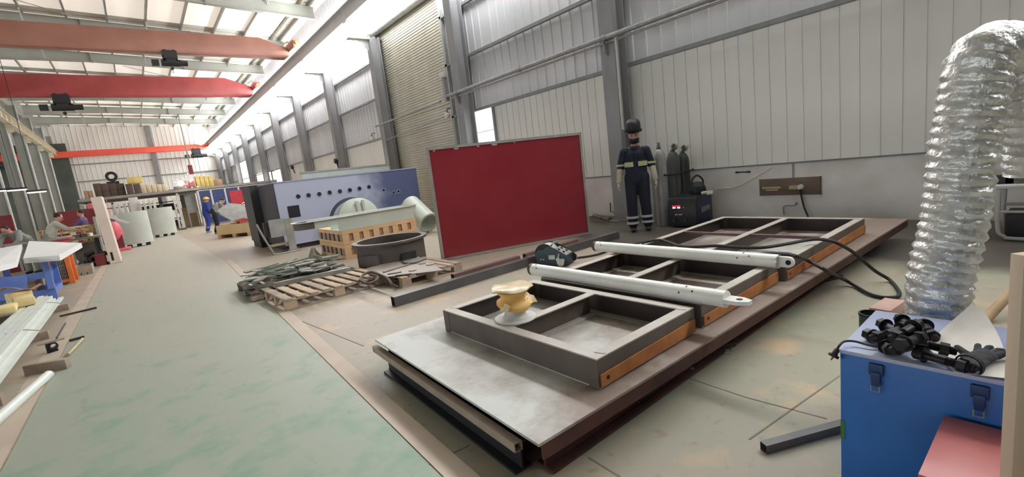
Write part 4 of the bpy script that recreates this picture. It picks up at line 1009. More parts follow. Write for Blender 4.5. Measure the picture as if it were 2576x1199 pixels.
# welding machine
a, b, c = at(1690,573), at(1772,569), at(1822,549)
u = (b-a); u.z = 0; wl_ = u.length; u.normalize()
rzz = math.atan2(u.y, u.x)
t = thing('welding_machine', 'black and blue welding machine with red display on the floor by the gas cylinders', 'welding machine', (a.x+.02, a.y+.06, 0), R(-82))
ww, dd_, hh = .5, .8, .54
fb = MB().prism([(0,0,.03),(0,0,.42),(0,.05,hh-.01),(0,.1,hh),(0,.1,.03)], (ww,0,0)); part('front_panel', fb, M['weld_black'], t, bevel=.008)
part('case', MB().box((0.005,.1,.03), (ww-.005,dd_,hh)), M['weld_blue'], t, bevel=.012)
part('top_cover', MB().box((0,.1,hh), (ww,dd_,hh+.012)), M['weld_black'], t)
dsp = part('display', MB().box((.07,-.006,.33), (.24,0,.41)), M['mask_black'], t)
part('digits', MB().box((.08,-.008,.385), (.23,-.006,.402)), M['display_red'], dsp); part('digits', MB().box((.085,-.009,.35), (.14,-.006,.375)).box((.17,-.009,.35), (.225,-.006,.375)), M['display_white'], dsp)
part('indicator', MB().box((.27,-.008,.355), (.29,0,.37)), M['label_white'], t)
part('switch_labels', MB().box((.12,-.006,.23), (.17,0,.245)).box((.19,-.006,.23), (.25,0,.245)), M['label_white'], t)
part('sockets', MB().cyl((.1,-.02,.13), (.1,0,.13), .035).cyl((.3,-.02,.13), (.3,0,.13), .035), M['black_steel'], t)
for x in (.05, ww-.05):
    for y in (.12, dd_-.08): part('castor', MB().cyl((x-.015,y,.031), (x+.015,y,.031), .03), M['rubber'], t)
# four white characters on the side
def text(s, size, mt, M4, name, parent, depth=.002):
    cu = bpy.data.curves.new(name, 'FONT'); cu.body = s; cu.size = size; cu.extrude = depth; cu.align_x = 'CENTER'; cu.align_y = 'CENTER'
    o = bpy.data.objects.new('tmp', cu); C.objects.link(o); bpy.context.view_layer.update()
    me = bpy.data.meshes.new_from_object(o.evaluated_get(bpy.context.evaluated_depsgraph_get())); bpy.data.objects.remove(o)
    me.materials.clear(); me.materials.append(mt); me.transform(M4)
    o = bpy.data.objects.new(name, me); C.objects.link(o); o.parent = parent; return o
sidem = Matrix.Translation((ww-.003, .47, .27)) @ Matrix(((0,0,1,0),(1,0,0,0),(0,1,0,0),(0,0,0,1)))
text('逆变焊机', .105, M['reflective_grey'], sidem, 'lettering', t)
WT = t
# welding helmet lying on the machine
c = at(1752,488,hh+.012); 
t = thing('welding_helmet', 'black welding helmet with its head band up, lying on the welding machine', 'helmet', (c.x+.05, c.y, hh+.014), R(-50))
rings = []
for z_, rx, ry in ((.001,.13,.15),(.03,.145,.165),(.1,.14,.16),(.17,.11,.13),(.21,.06,.08),(.22,.01,.01)): rings.append([V((math.cos(q_)*rx, math.sin(q_)*ry, z_)) for q_ in [2*math.pi*i/28 for i in range(28)]])
part('shell', MB().loft(rings), M['mask_black'], t, smooth=60)
part('window', MB().cb((0,-.158,.09), (.11,.02,.09), 0, -.1), M['weld_black'], t)
part('head_band', MB().tube(arc([(-.1,0,.16),(-.085,0,.26),(0,.0,.33),(.085,0,.26),(.1,0,.16)], 6), .016), M['mask_black'], t)
gp = at(1786,489,hh+.012)
single('glove_pair', MB().cb((gp.x,gp.y,hh+.035), (.16,.1,.04), .4).cap(V((gp.x-.06,gp.y+.1,hh+.05)), V((gp.x+.06,gp.y,hh+.06)), .028, .02), M['work_pale'], 'pale crumpled gloves beside the helmet on the welding machine', 'gloves', bevel=.01)
# socket board on the wall
q0, q1, q2 = atx(1910,451,WX-.07), atx(2063,447,WX-.07), atx(1912,492,WX-.07)
t = thing('socket_board', 'long wooden board with a round white socket fixed to the plaster wall', 'socket board', (WX-.052, (q0.y+q1.y)/2, q2.z))
hw, bh = (q0.y-q1.y)/2, q0.z-q2.z
part('board', MB().box((-.028,-hw,0), (0,hw,bh)), M['board_wood'], t, bevel=.003)
part('edge_batten', MB().box((-.034,-hw-.012,-.005), (.0,-hw,bh+.005)), M['strap'], t)
s0 = atx(2015,470,WX-.08); part('socket', MB().cyl((-.06,s0.y-t.location.y,s0.z-q2.z), (-.028,s0.y-t.location.y,s0.z-q2.z), .045, n=24).cyl((-.085,s0.y-t.location.y,s0.z-q2.z), (-.06,s0.y-t.location.y,s0.z-q2.z), .032, n=24), M['label_white'], t)
part('old_tape', MB().box((-.03,.12,.12), (-.0275,.42,.15)).box((-.03,.16,.085), (-.0275,.36,.105)), M['tape'], t)
part('switch_box', MB().box((-.05,-.2,.1), (-.028,-.02,.16)), M['tape'], t)
part('conduit', MB().cyl((-.012,s0.y-t.location.y+.12,bh), (-.012,s0.y-t.location.y+.12,.93-q2.z), .013), M['column'], t)
c2 = [V((-.07,s0.y-t.location.y,s0.z-q2.z-.03)), V((-.06,s0.y-t.location.y-.01,.0)), V((-.06,s0.y-t.location.y-.05,-.2)), V((-.09,s0.y-t.location.y-.12,-q2.z+.03)), V((-.3,s0.y-t.location.y-.16,-q2.z+.018))]
part('cable', MB().tube(arc(c2, 6), .014), M['rubber'], t)
single('wall_bracket', MB().cyl(atx(1853,433,WX-.052), atx(1884,432,WX-.052)+V((0,0,0)), .012).cb(atx(1854,433,WX-.06), (.03,.05,.03)).cb(atx(1883,432,WX-.06), (.03,.06,.035)), M['black_steel'], 'small black bar bracket on the plaster wall above the welding machine', 'bracket')
single('thin_cord', MB().tube(arc([atx(1800,475,WX-.06), atx(1850,470,WX-.06), atx(1900,445,WX-.06), atx(1940,421,WX-.07)], 6), .007), M['carton_pale'], 'thin pale cord sagging across the plaster wall', 'cord')
single('wall_pipe_stub', MB().tube(arc([atx(1972,540,WX-.09), atx(1972,518,WX-.09), atx(1998,516,WX-.09), atx(2003,508,WX-.09)], 4), .012), M['column'], 'thin bent conduit stub low on the plaster wall under the socket board', 'conduit')
a = at(1490,540); 
single('floor_rod', MB().tube([at(1512,553,.02), at(1558,557,.02)], .014), M['galv_pipe'], 'thin pale rod on the floor left of the wide column', 'rod')
single('scrap_bundle', MB().beam(at(1495,541,.03), at(1535,550,.03), .07, .05).beam(at(1490,545,.085), at(1530,553,.085), .05, .05).tube([at(1492,540,.14), at(1512,548,.13)], .02), M['scrap'], 'small brown bundle of scrap bars on the floor left of the wide column', 'scrap')
single('corner_tool', MB().tube([atx(1535,510,WX-.09), atx(1536,532,WX-.09), atx(1545,534,WX-.09)], .012), M['plastic_black'], 'thin bent iron leaning on the wall left of the wide column', 'tool')
# air pipe along the columns
xp = 8.0; pa, pb = atx(1124,242,xp), atx(1773,0,xp); zp = (atx(1124,242,xp).z+atx(1600,66,xp).z)/2
t = thing('wall_pipe', 'pale grey air pipe running along the columns of the right wall', 'pipe', (xp, 0, zp), 0)
part('pipe', MB().cyl((0,BACK,0), (0,pa.y,0), .05, n=16), M['galv_pipe'], t); part('thin_pipe', MB().cyl((.02,BACK,-.1), (.02,pa.y-.2,-.1), .022, n=10), M['galv_pipe'], t)
for y in (6.3, 11.9, .9, 4.0, 9): part('coupling', MB().cyl((0,y-.06,0), (0,y+.06,0), .062, n=16), M['column'], t)
for y in (6.3, 11.9, .63): part('bracket', MB().box((-.02,y-.02,-.3), (.075,y+.02,.05)).beam((.07,y,-.35), (-.06,y,-.06), .03, .03), M['column'], t)
p = atx(1563,96,8.02); q = atx(1592,322,8.02); single('drop_pipe', MB().cyl((8.02,6.02,q.z), (8.02,6.02,zp-.06), .025, n=12), M['white_paint'], 'thin white drop pipe in front of the wide column beside the worker', 'pipe')
pp = atx(940,320,8.0); t = thing('shutter_pipe', 'thin pale pipe crossing in front of the rolling shutter', 'pipe', (8.0, SH1, pp.z))
za, zb = atx(945,318,8.0), atx(1108,255,8.0); obj('pipe', MB().cyl(za, zb, .035, n=10), M['galv_pipe'], t); za, zb = atx(972,352,8.1), atx(1115,295,8.1); obj('thin_pipe', MB().cyl(za, zb, .02, n=8), M['galv_pipe'], t)
for px, py, lab in ((1125,288,'round white lamp on the column beside the rolling shutter'), (936,347,'round white lamp on the column at the far side of the rolling shutter')):
    c = atx(px, py, 7.95); t = thing('wall_lamp', lab, 'lamp', c, 0, 'lamps on the columns'); part('bulb', MB().ball((0,0,-.02), .09), M['white_paint'], t); part('arm', MB().tube(arc([(0,0,.06),(.0,0,.16),(.16,0,.2)], 4), .02), M['column'], t); part('holder', MB().cyl((0,0,.04), (0,0,.12), .045), M['column'], t)
c = atx(1114,190,7.98); t = thing('wireless_antenna', 'small white aerial box with stub antennas on the column beside the shutter', 'antenna', (7.98, c.y, c.z))
part('box', MB().box((-.06,-.12,-.06), (.06,.12,.1)), M['white_paint'], t, bevel=.01); part('stub', MB().cyl((0,.1,.1), (0,.1,.34), .015).cyl((0,-.1,.1), (0,-.1,.22), .015), M['white_paint'], t); part('mount', MB().box((-.03,-.06,-.75), (.1,.06,-.06)), M['column'], t)
for i, (px, py) in enumerate(((845,405),(735,420))):
    c = atx(px, py, 8.0); t = thing('wall_lamp', 'dark angled lamp on the %s column beyond the shutter' % ordw[i], 'lamp', c, 0, 'lamps on the columns'); part('shade', MB().cb((0,0,0), (.14,.2,.2), 0, .4), M['black_steel'], t); part('arm', MB().beam((.02,0,-.05), (.1,0,-.4), .05, .05), M['black_steel'], t)
# ================================================================ right foreground
BZ = .6
k0 = at(2113,876,BZ); k1 = at(2190,792,BZ)
bx0, by1 = k0.x, k0.y; bx1 = at(2290,792,BZ).x; by0 = by1-.56
print('blue box', k0, k1, at(2548,965,BZ), at(2290,792,BZ))
t = thing('blue_cabinet', 'bright blue steel cabinet with latches, bolts piled on its lid', 'cabinet', (bx0, by0, 0))
BW, BD = bx1-bx0, by1-by0
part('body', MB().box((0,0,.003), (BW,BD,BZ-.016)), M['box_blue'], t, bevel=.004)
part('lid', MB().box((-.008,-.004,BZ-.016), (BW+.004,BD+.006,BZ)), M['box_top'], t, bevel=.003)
for y in (BD-.115, atx(2466,985,bx0).y-by0):
    l = part('latch', MB().box((-.014,y-.022,BZ-.075), (0,y+.022,BZ-.03)).box((-.02,y-.014,BZ-.115), (-.002,y+.014,BZ-.06)), M['box_blue_dark'], t, bevel=.003)
    part('latch_wire', MB().tube([(-.016,y-.012,BZ-.1),(-.018,y-.012,BZ-.135),(-.018,y+.012,BZ-.135),(-.016,y+.012,BZ-.1)], .003, 6), M['alu_frame'], l)
part('green_tag', MB().box((-.0025,BD-.015,.22), (-.0005,BD-.0005,.3)), M['green_tag'], t)
# bolts
def bolt_mesh():
    return None
def hexp(r): return [(r*math.cos(R(60*i)), r*math.sin(R(60*i))) for i in range(6)]
bt = thing('hex_bolt', '', 'bolt')
HB = .046; LB = .17
part('head', MB().prism([(x,y,0) for x,y in hexp(HB/2)], (0,0,.028)), M['bolt_black'], bt, smooth=0, bevel=.002)
part('washer', MB().cyl((0,0,.0285), (0,0,.033), .028, n=24), M['bolt_black'], bt)
part('shank', MB().cyl((0,0,.033), (0,0,LB*.55), .015, n=18), M['bolt_black'], bt)
th_ = MB(); prof = [(.001,LB*.55)]
for i in range(16): prof += [(.0128,LB*.55+.0045*i), (.015,LB*.55+.0045*i+.0022)]
th_.lathe(prof+[(.012,LB*.55+.074),(.001,LB*.55+.074)], n=16); part('thread', th_, M['bolt_black'], bt)
part('nut', MB().prism([(x,y,LB*.72) for x,y in hexp(HB/2)], (0,0,.026)), M['bolt_black'], bt, smooth=0, bevel=.002)
def place_bolt(o, p, direction, roll):
    q = V(direction).normalized().to_track_quat('Z', 'Y') @ Quaternion((0,0,1), roll); o.rotation_mode = 'QUATERNION'; o.location = p; o.rotation_quaternion = q
rows = [  # head px, end px, height, label
    ((2178,838),(2240,862),.026,'black hex bolt at the near left of the heap, its head towards the plug cable'),
    ((2215,812),(2262,835),.028,'black hex bolt at the back left of the heap, head standing clear on the lid'),
    ((2240,880),(2205,850),.028,'black hex bolt in the front of the heap with a shiny flat head'),
    ((2300,885),(2372,905),.028,'long black hex bolt lying along the front edge of the lid next to the paper'),
    ((2262,800),(2300,830),.03,'black hex bolt at the back of the heap with its round end up'),
    ((2250,848),(2310,862),.066,'black hex bolt lying across the middle of the heap'),
    ((2285,822),(2235,838),.068,'black hex bolt crossing over the back of the heap'),
    ((2320,845),(2270,870),.07,'black hex bolt on the right flank of the heap beside the foil hose'),
    ((2262,868),(2315,848),.098,'black hex bolt lying on top of the heap, tilted to the left'),
    ((2310,815),(2262,842),.104,'black hex bolt on top of the heap, tilted to the hose')]
for i, (h, e, z, lab) in enumerate(rows):
    o = bt if i == 0 else dup(bt, (0,0,0)); o['label'] = lab; o['group'] = 'hex bolts on the blue cabinet'
    a = at(*h, BZ+z); b = at(*e, BZ+z+(.0 if z < .05 else -.01)); place_bolt(o, a, b-a, .3+i)
o = dup(bt, (0,0,0), 0, 'black hex bolt slanting across the back right of the heap', 'hex bolts on the blue cabinet'); a = at(2322,812,BZ+.03); place_bolt(o, a, at(2345,842,BZ+.03)-a, .4)
# paper sheet with a dark glove
a, b, c_, d_ = at(2325,868,BZ+.004), at(2445,768,BZ+.1), at(2556,862,BZ+.02), at(2556,958,BZ+.004); e_ = at(2400,935,BZ+.004)
g = []
for i in range(13):
    u = i/12; row = []
    for j in range(13):
        v = j/12
        p = (a.lerp(b,u)).lerp(e_.lerp(d_,u), v)+(c_-d_)*.55*u*math.sin(math.pi*v)
        z_ = BZ+.004+.115*u**1.3*(1-v)**1.5 + .012*math.sin(5*u+3*v)*u*(1-v) + .004*math.sin(9*v+2*u)**2
        row.append(V((min(p.x, 9), p.y, max(BZ+.004, z_))))
    g.append(row)
single('paper_sheet', MB().sheet(g, .0012), M['paper'], 'crumpled white paper sheet on the blue cabinet with one corner standing up', 'paper', smooth=80)
gc = at(2470,905,BZ+.02); gt = thing('work_glove', 'dark grey knitted work glove lying on the white paper', 'glove', (gc.x, gc.y, BZ+.012))
fw_ = (at(2560,880,BZ)-at(2440,940,BZ)); sx = V((-.3,-1,0)).normalized(); up_ = V((1,-.25,0)).normalized()
gm = MB(); gm.cap(V((0,0,.022))-up_*.05+sx*-.01, V((0,0,.026))+up_*.03, .048, .046, 16, .5, side=(0,0,1))
gm.cap(V((0,0,.02))-up_*.12, V((0,0,.022))-up_*.04, .046, .042, 16, .45, side=(0,0,1))
for off, ln, an in ((-.036,.075,-.3),(-.012,.085,-.05),(.014,.08,.15),(.036,.062,.4)):
    dr = up_*math.cos(an)+sx*math.sin(an); b0 = V((0,0,.026))+up_*.05+sx*off; gm.cap(b0, b0+dr*ln*.6+V((0,0,.012)), .0145, .0135, 10); gm.cap(b0+dr*ln*.6+V((0,0,.012)), b0+dr*ln+V((0,0,.004)), .0135, .012, 10)
b0 = V((0,0,.03))-up_*.03-sx*.04; gm.cap(b0, b0-sx*.05+up_*.03+V((0,0,.012)), .018, .015, 10)
remeshed('knit', gm, M['glove_dark'], gt, .004, 4)
part('cuff', MB().lathe([(.05,0),(.053,.02),(.047,.022),(.044,.002)], V((0,0,.024))-up_*.135, up_, 24), M['glove_dark'], gt, smooth=60)
gt.scale = (.72,.72,.72)
# plug cable hanging over the corner
pts = [at(2215,872,BZ+.012), at(2180,866,BZ+.014), at(2150,858,BZ+.018), at(2125,858,BZ+.02), at(2112,868,BZ+.016)]
pc = V((bx0-.03, by1+.0, BZ-.0)); pl2 = aty(2095,895,by1+.012)
e1 = vp(2105,880,dist_of(k0)); e2 = vp(2092,903,dist_of(k0))
t = thing('plug_cable', 'black cable with a plug hanging over the left corner of the blue cabinet lid', 'cable', (bx0, by1, BZ))
pts = [p for p in pts] + [e1]
obj('cord', MB().tube(arc(pts, 6), .0045, 8), M['rubber'], t)
dn = (e2-e1).normalized(); obj('plug', MB().cyl(e1-dn*.004, e1+dn*.02, .008, .011, 14).cyl(e1+dn*.02, e1+dn*.03, .018, .019, 16), M['plastic_black'], t)
obj('plug_pins', MB().cyl(e1+dn*.03+V((.006,0,0)), e1+dn*.042+V((.006,0,0)), .0028, n=8).cyl(e1+dn*.03-V((.006,0,0)), e1+dn*.042-V((.006,0,0)), .0028, n=8), M['brass'], t)
# red box in front of the cabinet
rzv = .445; r0, r1, r2 = at(2312,1190,rzv), at(2387,1040,rzv), at(2546,1056,rzv)
print('red', r0, r1, r2)
t = thing('red_box', 'pinkish-red flat box close to the camera in front of the blue cabinet', 'box', (r0.x, r1.y-.45, 0))
rw = min(r1.x, bx0-.03)-r0.x
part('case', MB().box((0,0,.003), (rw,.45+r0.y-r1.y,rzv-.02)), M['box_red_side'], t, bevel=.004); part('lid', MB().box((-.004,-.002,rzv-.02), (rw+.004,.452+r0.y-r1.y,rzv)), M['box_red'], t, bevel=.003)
# pale wooden post at the right edge
pd = at(2555,1150,.3); g = MB()
q0, q1 = vp(2553,640,1.05), vp(2540,1180,1.05)
t = thing('wooden_post', 'pale wooden post at the right border, standing in front of the blue cabinet', 'post', (q0.x, q0.y, 0))
sdv = V((AR.x, AR.y, 0)).normalized(); 
ax_ = at(2556,1199,.0)
c0 = q0+sdv*.03; c0 = V((c0.x, c0.y, 0))
obj('plank', MB().beam(V((c0.x,c0.y,.004)), V((c0.x,c0.y,q0.z)), .05, .03, up=HF), M['post_wood'], t, bevel=.002)
# square tube on the floor, can, wood block, pole
a, b = at(1921,1136), at(2150,1072); a.z = b.z = .022
single('square_tube', MB().box_tube(a, b, .042, .042, .003), M['tube_steel'], 'short dark square tube on the floor poking out from behind the blue cabinet', 'steel tube', smooth=0)
p = at(2192,850,0); 
p = vp(2182,812,dist_of(at(2190,792,BZ))+.15); cp_ = at(2192,792,.5); t = thing('dark_can', 'small dark can standing behind the left corner of the blue cabinet', 'can', (cp_.x, cp_.y, 0)); hcan = .5
part('wall', MB().lathe([(.045,.002),(.05,.01),(.05,hcan),(.046,hcan),(.045,.01)], n=28), M['can_dark'], t); part('rim', MB().lathe([(.046,hcan),(.053,hcan),(.053,hcan+.012),(.046,hcan+.012),(.046,hcan)], n=28), M['plastic_black'], t)
a = at(2218,792,.0); single('wood_block', MB().cb((a.x+.02, a.y-.03, .045), (.3,.13,.086), -.1), M['pink_wood'], 'pinkish wood block on the floor behind the blue cabinet', 'wood block', bevel=.004)
a, b = at(2478,805,.02), at(2585,690,.25); single('wooden_pole', MB().cyl(a, b, .03, n=12), M['stick_wood'], 'brown wooden pole leaning at the right border behind the paper', 'pole')
# flexible foil hose: an upturned U
hd = dist_of((bx1+.35, by0+.25, 0))
cl = [(2368,850),(2362,790),(2360,720),(2378,640),(2398,560),(2412,470),(2422,380),(2438,290),(2452,210),(2466,160),(2492,130),(2540,140),(2580,210),(2600,320),(2612,430)]
pts = arc([vp(x,y,hd+.08*max(0,(x-2480)/100)) for x, y in cl], 16)
base = vp(2368,850,hd); print('hose base', base, hd)
pts = [V((base.x,base.y,.02)), V((base.x,base.y,base.z*.5))] + pts
# resample evenly and give the hose its coils and dents
def resample(pts, step):
    out = [pts[0]]; acc = 0
    for a, b in zip(pts, pts[1:]):
        L_ = (b-a).length; d = step-acc
        while d <= L_: out.append(a.lerp(b, d/L_)); d += step
        acc = (L_-(d-step))
    return out
pp = resample(pts, .0105)
rr0 = 66*hd/FPX*1.0; rings = []; x = None; n = 56; rnd = random.Random(3)
den = [[rnd.gauss(0,1) for _ in range(n)] for _ in range(len(pp))]
for k, p in enumerate(pp):
    d = (pp[min(k+1,len(pp)-1)]-pp[max(k-1,0)]).normalized()
    if x is None: x, y, _ = frame(d)
    x = (x-d*x.dot(d)).normalized(); y = d.cross(x); ring = []
    for i in range(n):
        th = 2*math.pi*i/n; ph = (k/4.4 + i/n) % 1
        r = rr0*(1 + .085*(abs(2*ph-1)**.8*2-1)*.75) + .0010*den[k][i] + .0012*den[k//2][i//2]
        ring.append(p+(x*math.cos(th)+y*math.sin(th))*r)
    rings.append(ring)
single('foil_hose', MB().loft(rings, True), M['foil'], 'wide crinkled aluminium foil hose standing behind the blue cabinet and bending over at the top', 'hose', smooth=50)
# white rack with dark boxes at the right wall
rx = 7.2; a = atx(2470,640,rx); s0, s1 = atx(2480,468,rx), atx(2640,476,rx)
print('rack', a, s0, s1)
y1_ = s0.y+.05; y0_ = y1_-1.3; zt = s0.z
t = thing('steel_rack', 'white tube-framed bench against the right wall behind the foil hose', 'rack', (rx, y0_, 0))
part('top', MB().box((0,0,zt-.035), (.7,1.3,zt)), M['shelf_white'], t, bevel=.004)
for x in (.05, .65):
    part('tube_frame', MB().tube(arc([(x,1.15,zt-.04),(x,1.15,.14),(x,1.1,.05),(x,1.0,.025),(x,.3,.025),(x,.2,.05),(x,.15,.14),(x,.15,zt-.04)], 5), .02, 10), M['shelf_white'], t)
for x in (.05, .65): part('cross_tube', MB().tube([(x,1.15,.32),(x,.15,.32)], .016), M['shelf_white'], t)
single('dark_crate', MB().box((rx+.1,y0_+.2,.03), (rx+.6,y1_-.2,.28)), M['black_steel'], 'black box under the white bench', 'box', bevel=.006)
for px, py, w_, d_, h_, mm, lab in ((2512,460,.16,.25,.09,'black_steel','flat black case on the white bench next to the foil hose'), (2562,462,.2,.2,.07,'scrap','brown tin lying on the white bench at the right border')):
    p = atx(px, 468, rx+.25); single('bench_case', MB().box((rx+.15,p.y-d_/2,zt+.001), (rx+.15+w_,p.y+d_/2,zt+h_)), M[mm], lab, 'case', bevel=.006)
p0, p1 = atx(2522,335,WX-.1), atx(2556,375,WX-.1); t = thing('wall_box', 'small brown carton with dark lid on the right wall beside the foil hose', 'box', (WX-.11, (p0.y+p1.y)/2, p1.z))
part('carton', MB().box((-.12,-.16,0), (.05,.16,p0.z-p1.z-.05)), M['cardboard'], t); part('lid', MB().box((-.13,-.17,p0.z-p1.z-.05), (.05,.17,p0.z-p1.z)), M['strap'], t)

# small litter on the floor by the plate
for i, (px, py, lab) in enumerate(((1604,1020,'small pale metal chip on the floor, nearest to the camera'), (1742,935,'small metal clip on the floor right of the plate edge'), (1830,888,'tiny shiny chip on the floor below the white lug'))):
    p = at(px, py); single('metal_chip', MB().cb((p.x,p.y,.008), (.05,.02,.012), .5+i).cb((p.x+.01,p.y+.005,.018), (.02,.02,.01), .2), M['bare_metal'], lab, 'chip', 'chips on the floor')
for i, (px, py) in enumerate(((1722,938),(1820,880),(2100,705))):
    x, y, _ = at(px, py)
    single('steel_wedge', MB().prism([(x-.09,y+.05,.002),(x+.1,y-.04,.002),(x+.12,y+.01,.002),(x-.07,y+.09,.002)], (0,0,.03)), M['black_steel'], 'black steel wedge under the right edge of the steel plate, %s from the near end' % ordw[i], 'wedge', 'wedges under the plate')

# ================================================================ left side of the walkway
def bars(label, grp, xs, y0, y1, z0, layers, mt, skew, seed):
    rnd = random.Random(seed); w_, h_ = .06, .034; first = None; n = 0
    for L_ in range(layers):
        for i in range(xs[1]-L_):
            x = xs[0]-(i+.5*L_)*(w_+.022); ya, yb = y0+rnd.uniform(-.1,.1), y1+rnd.uniform(-.35,.05)
            me = MB().beam((0,0,0), (skew+rnd.uniform(-.012,.012),yb-ya,0), w_, h_, up=(0,0,1)).moved(Matrix.Translation((x,ya,z0+h_/2+L_*(h_+.003))))
            single('steel_bar', me, mt, label + ', %s layer' % ('bottom','middle','top')[L_], 'steel bar', grp, smooth=0); n += 1
    return n
for y in (5.6, 8.2, 10.4): single('timber_bearer', MB().box((-2.45,y-.05,.002), (-1.16,y+.05,.098)), M['grey_wood'], 'grey timber bearer under the long bars, the %s' % {5.6:'nearest one',8.2:'middle one',10.4:'far one'}[y], 'timber', 'bearers under the bars')
bars('long pale green-grey steel bar in the near bundle beside the walkway', 'bars in the near bundle', (-1.2, 6), 2.6, 11.2, .1, 3, M['bar_pale'], -.12, 1)
bars('long pale green-grey steel bar in the farther left bundle', 'bars in the farther left bundle', (-1.98, 5), 6.5, 11.3, .1, 3, M['bar_pale'], .0, 2)
for y, xx in ((10.2,-1.22),(8.0,-1.2)): single('binding_band', MB().tube([(xx+.0,y,.102),(xx+.0,y,.15),(xx-.12,y,.2),(xx-.42,y,.2),(xx-.55,y,.15)], .006, 6), M['galv_pipe'], 'thin steel band around the near bundle of bars, %s one' % ('farther' if y > 9 else 'nearer'), 'band', 'bands around the bars')
a, b = at(-30,1075,.04), at(122,942,.04); single('pale_pipe', MB().pipe(a, b, .04, .034), M['bar_pale'], 'single pale pipe lying on the floor in the left foreground', 'pipe')
a, b = at(66,930,.055), at(172,912,.055); single('timber_chock', MB().beam(a, b, .07, .1), M['grey_wood'], 'brown timber chock on the floor across the end of the pale pipe', 'timber', bevel=.004)
p = at(138,884); t = thing('floor_clamp', 'small black clamp with a round jaw standing on the floor behind the timber chock', 'clamp', (p.x, p.y, 0), .2)
part('plate', MB().box((-.12,-.03,.115), (.1,.03,.13)), M['grey_wood'], t); part('jaw', MB().pipe((0,-.05,.075), (0,.05,.075), .04, .026), M['black_steel'], t); part('foot', MB().box((-.06,-.03,.002), (-.03,.03,.114)).box((-.03,-.02,.002), (.03,.02,.034)), M['black_steel'], t)
for a, b, r, mm, lab in (((170,892),(208,852),.018,'tape','short pale stick at the walkway border'), ((174,856),(212,846),.014,'black_steel','short dark rod near the pale stick'), ((143,850),(165,812),.008,'black_steel','thin dark rod behind the black clamp'), ((150,795),(243,773),.014,'black_steel','dark bar on the floor beside the tips of the near bundle')):
    p, q = at(*a, r+.008), at(*b, r+.008); single('floor_stick', MB().cyl(p, q, r, n=10), M[mm], lab, 'stick')
# foam and cardboard between bundles
p = at(100,752); t = thing('foam_block', 'pale yellow foam scraps with a torn pink cardboard on top, between the bar bundles', 'foam', (-1.72, 10.7, .214))
part('foam', MB().cb((0,0,.1), (.26,.3,.2), .4).cb((.1,-.35,.07), (.22,.4,.14), .2).cb((-.02,-.8,.05), (.2,.5,.1), .1), M['yellow_foam'], t, bevel=.03); part('cardboard', MB().sheet([[V((-.22+.1*i, .1-.12*j, .225+.05*math.sin(i*1.3)+.02*j)) for i in range(6)] for j in range(3)], .008), M['pink_wood'], t)
# blue crate
cx, cy = -1.95, 12.0
t = thing('blue_stillage', 'blue steel stillage with angled posts beside the bar bundles, carrying white boards', 'stillage', (-2.9, 12.0, 0))
zz = .62
part('base', MB().box((0,.02,.12), (1.45,1.0,.22)), M['crate_blue'], t)
for x in (0, .62, 1.33): part('foot', MB().box((x,.0,.002), (x+.12,.12,.12)), M['crate_blue'], t)
part('front_rail', MB().box((0,-.02,.44), (1.45,.02,.56)), M['crate_blue'], t, bevel=.006)
for x in (.0, .7, 1.36): part('post', MB().box((x,-.03,.22), (x+.09,.05,.736)), M['crate_blue'], t); part('post', MB().box((x,.93,.22), (x+.09,1.0,.736)), M['crate_blue'], t)
part('angled_panel', MB().cb((.95,-.06,.36), (.34,.03,.42), 0, -.2, .15), M['crate_blue'], t, bevel=.01); part('end_panel', MB().cb((1.36,.5,.42), (.03,.9,.36), 0, 0, .12), M['crate_blue'], t, bevel=.01)
part('load', MB().box((.12,.1,.22), (1.2,.9,.4)), M['cardboard'], t)
# white boards on the stillage
bz = .74
A_, B_ = at(62,662,bz), at(152,655,bz); C_, D_ = aty(208,622,B_.y+1.9), aty(76,617,A_.y+2.2)
print('board', A_, B_, C_, D_)
single('white_board', MB().prism([A_, B_, C_, D_], (0,0,.1)), M['board_white'], 'thick white boards stacked on the blue stillage, jutting out over the orange stillage', 'board stack', smooth=0)
single('white_board', MB().prism([at(-30,690,bz), at(44,671,bz), aty(58,624,A_.y+2.1), aty(-30,640,A_.y+2.2)], (0,0,.09)), M['board_white'], 'white board lying on the left half of the blue stillage', 'board stack', smooth=0)
# orange mesh stillage
p = at(186,714); q = at(136,722); t = thing('orange_stillage', 'orange stillage with a wire mesh side, between the blue stillage and the walkway', 'stillage', (q.x, q.y+.05, 0))
ow = p.x-q.x+.02; oh = .66
for x in (0, ow-.09): part('post', MB().box((x,0,.0), (x+.09,.09,oh)), M['orange_paint'], t, bevel=.006); part('post', MB().box((x,.75,.0), (x+.09,.84,oh)), M['orange_paint'], t, bevel=.006)
part('side_plate', MB().box((ow-.1,.09,.06), (ow-.07,.75,oh)), M['orange_paint'], t)
part('rail', MB().box((.09,.02,.06), (ow-.09,.07,.12)).box((.09,.02,oh-.06), (ow-.09,.07,oh)), M['orange_paint'], t)
ms = MB()
for i in range(1,7): ms.beam((.09+(ow-.18)*i/7,.04,.12), (.09+(ow-.18)*i/7,.04,oh-.06), .012, .012)
for i in range(1,6): ms.beam((.09,.045,.12+(oh-.18)*i/6), (ow-.09,.045,.12+(oh-.18)*i/6), .012, .012)
part('wire_mesh', ms, M['offcut'], t); part('load', MB().box((.1,.12,.06), (ow-.12,.74,oh-.12)), M['dark_iron'], t)
